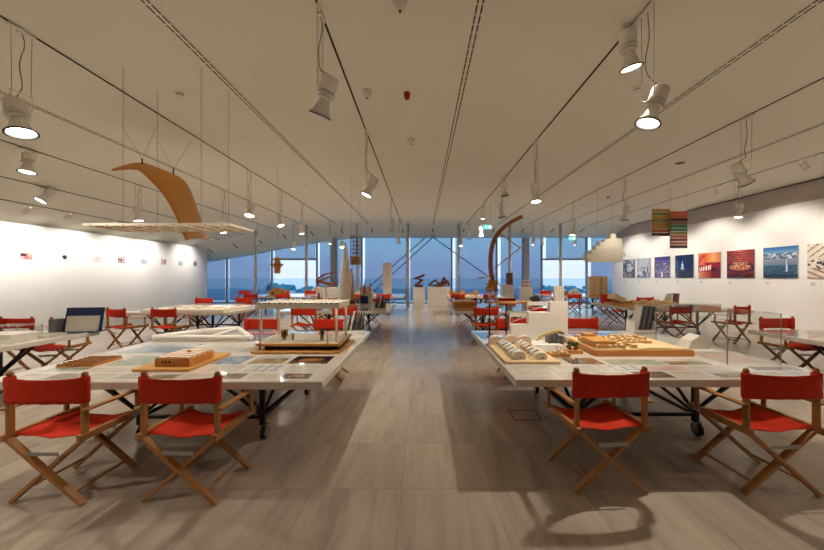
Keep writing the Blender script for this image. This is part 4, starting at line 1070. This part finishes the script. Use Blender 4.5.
for k in range(10):
    a_ = 2*PI*k/10; b.tube([(0.2*math.cos(a_), 0.12*math.sin(a_), 0), (0.22*math.cos(a_), 0.14*math.sin(a_), 0.12), (0.08*math.cos(a_), 0.06*math.sin(a_), 0.2)], 0.005, 5)
b.build('wire_cage', m['zinc'], t)
t = thing('spire_cluster_model', 'cluster of golden wooden spires above a grey cube', 'model', (-1.62, 9.6, H0))
MB().box((0, 0, 0.16), (0.34, 0.3, 0.32)).build('cube', m['grey_paper'], t)
MB().box((-0.03, -0.153, 0.17), (0.22, 0.004, 0.22)).build('photo_panel', m['navy'], t)
for k, (x, y, h_) in enumerate(((-0.14, 0, 0.82), (-0.05, 0.05, 0.72), (0.03, -0.04, 0.62), (0.10, 0.04, 0.66), (0.15, -0.05, 0.55), (-0.1, 0.1, 0.6))):
    MB().cyl((x, y, 0.32), (x, y, h_), 0.045, 0.006, 8).build('spire', m['amber'] if k % 2 else m['pale_wood'], t)
t = thing('obelisk_model', 'thin dark golden obelisk between cone tower and spires', 'model', (-1.98, 9.42, H0))
MB().cyl((0, 0, 0.02), (0, 0, 0.98), 0.075, 0.006, 6).build('obelisk', m['amber'], t)
MB().box((0, 0, 0.012), (0.24, 0.24, 0.024)).box((0, 0, 0.09), (0.16, 0.16, 0.14)).build('base', m['brown_wood'], t)
t = thing('small_lantern_model', 'pale conical lantern model left of the cone tower', 'model', (-2.85, 9.75, H0))
MB().lathe([(0.10, 0), (0.085, 0.1), (0.035, 0.42), (0.012, 0.58)], 12).build('cone', m['plaster'], t)
MB().lathe([(0.09, 0), (0.06, 0.14), (0.02, 0.36)], 10, Matrix.Translation((-0.2, 0, 0))).build('brown_cone', m['brown_wood'], t)
t = thing('tower_block_model', 'tall plain white rectangular tower model near the aisle', 'model', (-1.50, 14.3, H0))
MB().box((0, 0, 0.72), (0.35, 0.35, 1.40)).build('tower_block', m['plaster'], t)
b = MB()
for k in range(20): b.box((0, 0, 0.07+k*0.068), (0.354, 0.354, 0.004))
for k in range(5): b.box((-0.14+0.07*k, 0, 0.72), (0.004, 0.354, 1.38))
b.build('floor_line', m['cream'], t)
MB().cyl((-0.05, 0, 1.41), (-0.05, 0, 1.52), 0.008, n=6).cyl((0.06, 0, 1.41), (0.06, 0, 1.47), 0.008, n=6).box((0, 0, 0.006), (0.5, 0.5, 0.012)).build('roof_mast', m['zinc'], t)
t = thing('low_hull_model', 'low wooden hull model before the cone tower', 'model', (-2.05, 8.75, H0))
MB().prism([(-0.35, 0.02), (0.25, 0.0), (0.4, 0.06), (0.2, 0.08), (-0.4, 0.07)], 0.22).build('hull', m['amber'], t)
# hanging models
def wires(t, pts, X, Y, Z):
    b = MB()
    for (x, y, z) in pts: b.cyl((x, y, z), (x, y, ceil_z(X+x)-Z), 0.0022, n=5)
    b.build('hanging_wire', M['wire'], t)
X0, Y0, Z0 = -3.55, 4.72, CAMH+0.70
t = thing('lattice_deck_model', 'flat pale wooden lattice panel hung horizontally under the wooden wing', 'hanging model', (X0, Y0, Z0))
b = MB()
for y in (-0.30, 0.0, 0.30): b.box((0, y, 0.004), (1.98, 0.022, 0.034))
for x in (-0.98, 0.98): b.box((x, 0, 0), (0.02, 0.62, 0.026))
b.build('panel_frame', m['cream'], t)
b = MB()
for k in range(9): b.box((-0.88+k*0.22, 0, 0.0), (0.016, 0.626, 0.018))
b.build('cross_slat', m['oak'], t)
b = MB()
for k in range(9): b.box((0, -0.26+k*0.065, 0.006), (1.96, 0.056, 0.008))
b.build('long_slat', m['cream'], t)
wires(t, [(-0.47, -0.28, 0.01), (0.58, -0.28, 0.01), (-0.46, 0.28, 0.01), (0.62, 0.28, 0.01)], X0, Y0, Z0)
# wooden wing
t = thing('hanging_wooden_wing', 'curved brown wooden wing hanging in the upper left of the photo', 'hanging model', (-5.0, 6.4, CAMH+1.5))
near = [(-5.64, 6.0, 1.93), (-5.48, 6.0, 1.95), (-5.30, 6.0, 1.965), (-5.14, 6.0, 1.95), (-4.98, 6.0, 1.80), (-4.80, 6.0, 1.62), (-4.66, 6.0, 1.44), (-4.53, 6.0, 1.23), (-4.41, 6.0, 0.97), (-4.29, 6.0, 0.67)]
far = [(-5.64, 6.05, 1.95), (-5.56, 6.2, 2.10), (-5.36, 6.3, 2.20), (-5.28, 6.6, 2.18), (-5.12, 6.87, 2.12), (-4.95, 6.87, 2.01), (-4.81, 6.87, 1.79), (-4.69, 6.87, 1.45), (-4.57, 6.87, 1.08), (-4.455, 6.87, 0.77)]
def chaikin(pr, it=2):
    pr = [Vector(p) for p in pr]
    for _ in range(it):
        o = [pr[0]]
        for a_, c_ in zip(pr, pr[1:]): o += [a_*.75+c_*.25, a_*.25+c_*.75]
        pr = o + [pr[-1]]
    return pr
near, far = chaikin(near), chaikin(far); rows = []
for j in range(9):
    v = j/8; rows.append([p*(1-v)+q_*v+Vector((5.0, -6.4, -1.5+0.03*math.sin(PI*v))) for p, q_ in zip(near, far)])
MB().grid(rows).build('curved_shell', m['wing_wood'], t, smooth=True, solid=0.018)
b = MB()
for (hx, hy, anchors) in ((-5.30, 6.25, ((-5.49, 6.02), (-4.74, 6.02))), (-5.12, 6.80, ((-5.42, 6.86), (-4.74, 6.86)))):
    b.cyl((hx+5.0, hy-6.4, 0.56), (hx+5.0, hy-6.4, 0.74), 0.012, n=8)
b.build('hook', m['steel'], t)
b = MB()
for (hx, hy, anchors) in ((-5.30, 6.25, ((-5.49, 6.02), (-4.80, 6.02))), (-5.12, 6.80, ((-5.47, 6.86), (-4.79, 6.86)))):
    for (ax, ay) in anchors: b.cyl((hx+5.0, hy-6.4, 0.73), (ax+5.0, ay-6.4, ceil_z(ax)-CAMH-1.5), 0.0025, n=5)
b.build('hanging_wire', m['wire'], t)
# bamboo cross
X0, Y0, Z0 = at(277, 265.5, 8.2)
t = thing('hanging_bamboo_cross', 'small golden wooden cross model hanging before the left glass door', 'hanging model', (X0, Y0, Z0))
MB().box((0.01, 0, 0), (0.10, 0.10, 0.40)).box((-0.05, 0.03, -0.03), (0.05, 0.05, 0.28)).box((0.06, 0.0, -0.03), (0.04, 0.05, 0.26)).build('upright', m['oak'], t)
MB().box((0, -0.02, 0.02), (0.31, 0.06, 0.05)).box((0.0, -0.02, -0.03), (0.24, 0.08, 0.03)).build('cross_bar', m['amber'], t)
wires(t, [(0.02, 0, 0.2)], X0, Y0, Z0)
# hanging lattice tower
X0, Y0, Z0 = at(355.7, 265, 9.4)
t = thing('hanging_lattice_tower', 'hanging wire lattice with golden basket at its foot, above the spires', 'hanging model', (X0, Y0, Z0))
b = MB()
for sx in (-0.125, -0.04, 0.04, 0.125):
    for sy in (-0.1, 0.1): b.cyl((sx, sy, 0), (sx, sy, 0.85), 0.009, n=5)
for k in range(7):
    z_ = 0.12+k*0.11
    for sy in (-0.1, 0.1): b.cyl((-0.13, sy, z_), (0.13, sy, z_), 0.008, n=5)
b.build('lattice', m['brown_wood'], t)
b = MB()
for k in range(4): b.box((0, 0, 0.02+k*0.07), (0.30-0.015*(k % 2)-(0.05 if k == 0 else 0), 0.24, 0.025))
for k in range(6): b.box((-0.12+0.048*k, -0.09, 0.12), (0.02, 0.02, 0.22))
b.box((0, 0, 0.13), (0.2, 0.14, 0.22))
b.build('basket', m['oak'], t)
wires(t, [(-0.125, 0, 0.8), (0.125, 0, 0.8)], X0, Y0, Z0)
# cream hanging shape
pp = [(585, 254), (590, 254), (590, 250), (594, 250), (594, 246), (598, 246), (598, 242), (603, 242), (603, 239.5), (608.7, 239), (609, 234), (614, 234), (614.3, 238.5), (620, 239), (621, 252.5), (623.5, 253), (623.4, 257), (621, 257), (621, 262), (587, 262), (585, 257.5)]
X0, Y0, Z0 = at(604, 250, 10.0)
t = thing('hanging_cream_model', 'cream stepped sail shaped model hanging beside the right wall corner', 'hanging model', (X0, Y0, Z0))
loc = [(at(a_, c_, 10.0)[0]-X0, at(a_, c_, 10.0)[2]-Z0) for a_, c_ in pp]
MB().prism(loc, 0.22, Matrix.Translation((0, -0.1, 0))).build('sail_body', m['cream'], t)
b = MB()
for k in range(5): b.box((-0.3+k*0.16, -0.104, -0.12-0.0*k), (0.006, 0.006, 0.36))
b.build('fold_line', m['plaster'], t)
wires(t, [(0.22, 0, 0.42), (-0.2, 0, 0.22)], X0, Y0, Z0)
# coloured striped panels
def stripes(x0, x1, h0, h1, cols, label, y):
    X0 = (x0+x1)/2; t = thing('striped_panel', label, 'hanging panel', (X0, y, CAMH+h0))
    n = len(cols); hh = (h1-h0)/n
    for k, (c, nm) in enumerate(cols):
        if ('stripe_'+nm) not in M: M['stripe_'+nm] = mat('glazed_'+nm, c, 0.25, noise=0.08, nscale=12)
        MB().box((0, 0, hh*(n-k-0.5)), (x1-x0, 0.03, hh*0.9)).build('%s_bar' % nm, M['stripe_'+nm], t, bevel=0.003)
    MB().box((-(x1-x0)/2+0.006, 0.02, (h1-h0)/2), (0.012, 0.012, h1-h0)).box(((x1-x0)/2-0.006, 0.02, (h1-h0)/2), (0.012, 0.012, h1-h0)).build('side_rail', M['zinc'], t)
    wires(t, [(-(x1-x0)/2+0.03, 0, h1-h0), ((x1-x0)/2-0.03, 0, h1-h0)], X0, y, CAMH+h0)
yl, ol, rd, og, br, gr, cm, dk = ((190, 140, 50), 'yellow'), ((136, 138, 58), 'olive'), ((150, 40, 34), 'red'), ((186, 84, 44), 'orange'), ((112, 84, 60), 'brown'), ((54, 110, 56), 'green'), ((226, 214, 190), 'cream'), ((70, 20, 24), 'maroon')
stripes(7.33, 7.88, 1.30, 2.17, [yl, ol, yl, ol, yl, yl, og, dk], 'yellow and olive striped hanging panel, the left and shorter of two', 10.5)
stripes(7.81, 8.34, 0.90, 2.07, [og, og, dk, br, gr, gr, ol, og, rd, og, dk], 'red and green striped hanging panel, the right and longer of two', 10.38)

# ------------------------------------------------------------------ far row and plinths
block_model('pale_block_model', 'bright pale wooden block model on the farthest table, right of aisle', (1.75, 14.4, H0), 1.35, 1.2, 15, 16, m['pale_wood'], m['oak'], 0.22)
block_model('golden_pile_model', 'jumbled golden wood pile on the farthest table, by the left door', (-6.2, 14.3, H0), 0.75, 0.7, 16, 22, m['pale_wood'], m['oak'], 0.34)
block_model('far_white_model', 'low white block model on the farthest table, left of aisle', (-2.6, 14.6, H0), 1.0, 0.9, 17, 16, m['white'], m['plaster'], 0.2)
t = thing('upright_wood_panel', 'upright pale wooden panel with dark lattice strip, before the right door', 'model', (7.78, 14.6, H0))
MB().box((0, 0, 0.43), (0.80, 0.14, 0.84)).build('panel', m['pale_wood'], t)
b = MB()
for k in range(12): b.box((0.10+0.03*(k % 2), -0.075, 0.06+k*0.065), (0.16-0.03*(k % 3), 0.012, 0.03))
b.build('lattice_strip', m['brown_wood'], t)
MB().box((-0.22, -0.073, 0.43), (0.012, 0.01, 0.84)).box((0.3, -0.073, 0.43), (0.012, 0.01, 0.84)).box((0, 0, 0.008), (0.9, 0.4, 0.016)).build('seam', m['amber'], t)
t = thing('dome_model', 'small smooth white dome model before the right glass door', 'model', (6.75, 14.6, H0))
MB().lathe([(0.24, 0), (0.22, 0.12), (0.16, 0.22), (0.08, 0.28), (0.01, 0.30)], 20).build('dome', m['plaster'], t, smooth=True)
MB().box((0, 0, 0.006), (0.6, 0.55, 0.012)).build('base', m['white'], t)
t = thing('wood_crate_model', 'golden wooden crate model on the far table before the right door', 'model', (6.1, 14.5, H0))
MB().box((0, 0, 0.11), (0.5, 0.3, 0.2)).build('crate', m['oak'], t)
MB().box((0, -0.155, 0.16), (0.5, 0.012, 0.02)).box((0, -0.155, 0.05), (0.5, 0.012, 0.02)).build('batten', m['amber'], t)
def plinth(x0, x1, y, h, label, d_=0.6):
    t = thing('plinth', label, 'plinth', ((x0+x1)/2, y, 0))
    MB().box((0, 0, h/2), (x1-x0, d_, h)).build('plinth_body', m['white'], t, bevel=0.004)
    MB().box((0, 0, h+0.004), (x1-x0-0.04, d_-0.04, 0.008)).build('plinth_top', m['paper'], t)
    return (x0+x1)/2, h+0.009
def timbers(name, x, y, z, segs, label, mm=None):
    t = thing(name, label, 'sculpture', (x, y, z+0.05))
    b = MB(); c = MB()
    for k, (p, q_, w_) in enumerate(segs): (b if k % 2 == 0 else c).bar((p[0], 0.05*(k % 3-1), p[1]), (q_[0], 0.05*((k+1) % 3-1), q_[1]), w_*1.35, 0.16, (0, 1, 0))
    b.build('beam', mm or m['brown_wood'], t); c.build('branch', m['brown_wood'], t)
    MB().box((0, 0, -0.024), (0.42, 0.3, 0.05)).build('foot', m['brown_wood'], t)
x, h = plinth(-0.48, 0.16, 17.6, 1.0, 'narrow white plinth under the zigzag timber sculpture')
timbers('zigzag_sculpture', x, 17.6, h, [((-0.22, 0.05), (0.2, 0.34), 0.10), ((0.2, 0.34), (-0.26, 0.44), 0.06), ((-0.28, 0.40), (0.30, 0.62), 0.07), ((-0.2, 0.04), (0.2, 0.06), 0.07), ((-0.26, 0.44), (0.24, 0.52), 0.05)], 'zigzag brown timber sculpture on the narrow white plinth')
x, h = plinth(0.28, 1.50, 17.6, 1.02, 'wide white plinth under the sprawling timber sculpture')
timbers('sprawling_sculpture', x, 17.6, h, [((-0.55, 0.05), (-0.2, 0.32), 0.07), ((-0.2, 0.32), (0.05, 0.06), 0.06), ((-0.1, 0.08), (0.55, 0.22), 0.12), ((0.05, 0.1), (0.3, 0.38), 0.08), ((0.3, 0.36), (0.6, 0.08), 0.07), ((-0.5, 0.04), (0.58, 0.04), 0.05), ((0.22, 0.36), (0.34, 0.42), 0.12)], 'sprawling brown timber sculpture on the wide white plinth')
x, h = plinth(-5.65, -4.35, 17.2, 1.02, 'wide white plinth beside the left pier')
timbers('soaring_sculpture', x, 17.2, h, [((-0.5, 0.3), (0.45, 0.04), 0.12), ((-0.45, 0.36), (-0.1, 0.62), 0.07), ((-0.1, 0.62), (0.4, 0.72), 0.05), ((-0.3, 0.28), (0.2, 0.5), 0.06), ((0.2, 0.5), (0.55, 0.06), 0.05), ((-0.5, 0.32), (-0.35, 0.02), 0.05)], 'soaring bent timber sculpture on the plinth beside the left pier')
x, h = plinth(4.05, 4.60, 16.8, 1.16, 'white plinth under the dark wood block', 0.5)
t = thing('dark_wood_block', 'upright dark brown wooden block on a white plinth', 'sculpture', (x+0.12, 16.8, h))
MB().box((0, 0, 0.30), (0.28, 0.28, 0.60)).build('block', m['brown_wood'], t)
b = MB()
for k in range(5): b.box((0, -0.142, 0.08+k*0.11), (0.29, 0.01, 0.02))
b.build('groove', m['dark'], t)
x, h = plinth(5.05, 5.58, 16.9, 1.05, 'white plinth under the layered pink model', 0.5)
t = thing('layered_model', 'layered pinkish model on a white plinth before the right pier', 'sculpture', (x, 16.9, h))
for k in range(4): MB().box((0.02*(-1)**k, 0, 0.05+k*0.095), (0.42-0.02*k, 0.3, 0.05)).build('layer', m['pink_plaster'] if k % 2 else m['bow_wood'], t)
MB().box((-0.14, 0, 0.19), (0.03, 0.2, 0.36)).box((0.14, 0, 0.19), (0.03, 0.2, 0.36)).build('upright', m['cream'], t)
# floor hatch
struct(MB().box((1.16, 3.60, 0.001), (0.30, 0.010, 0.003)).box((1.16, 3.86, 0.001), (0.30, 0.010, 0.003)).box((1.01, 3.73, 0.001), (0.010, 0.27, 0.003)).box((1.31, 3.73, 0.001), (0.010, 0.27, 0.003)).build('trim_3', M['dark_grey']))
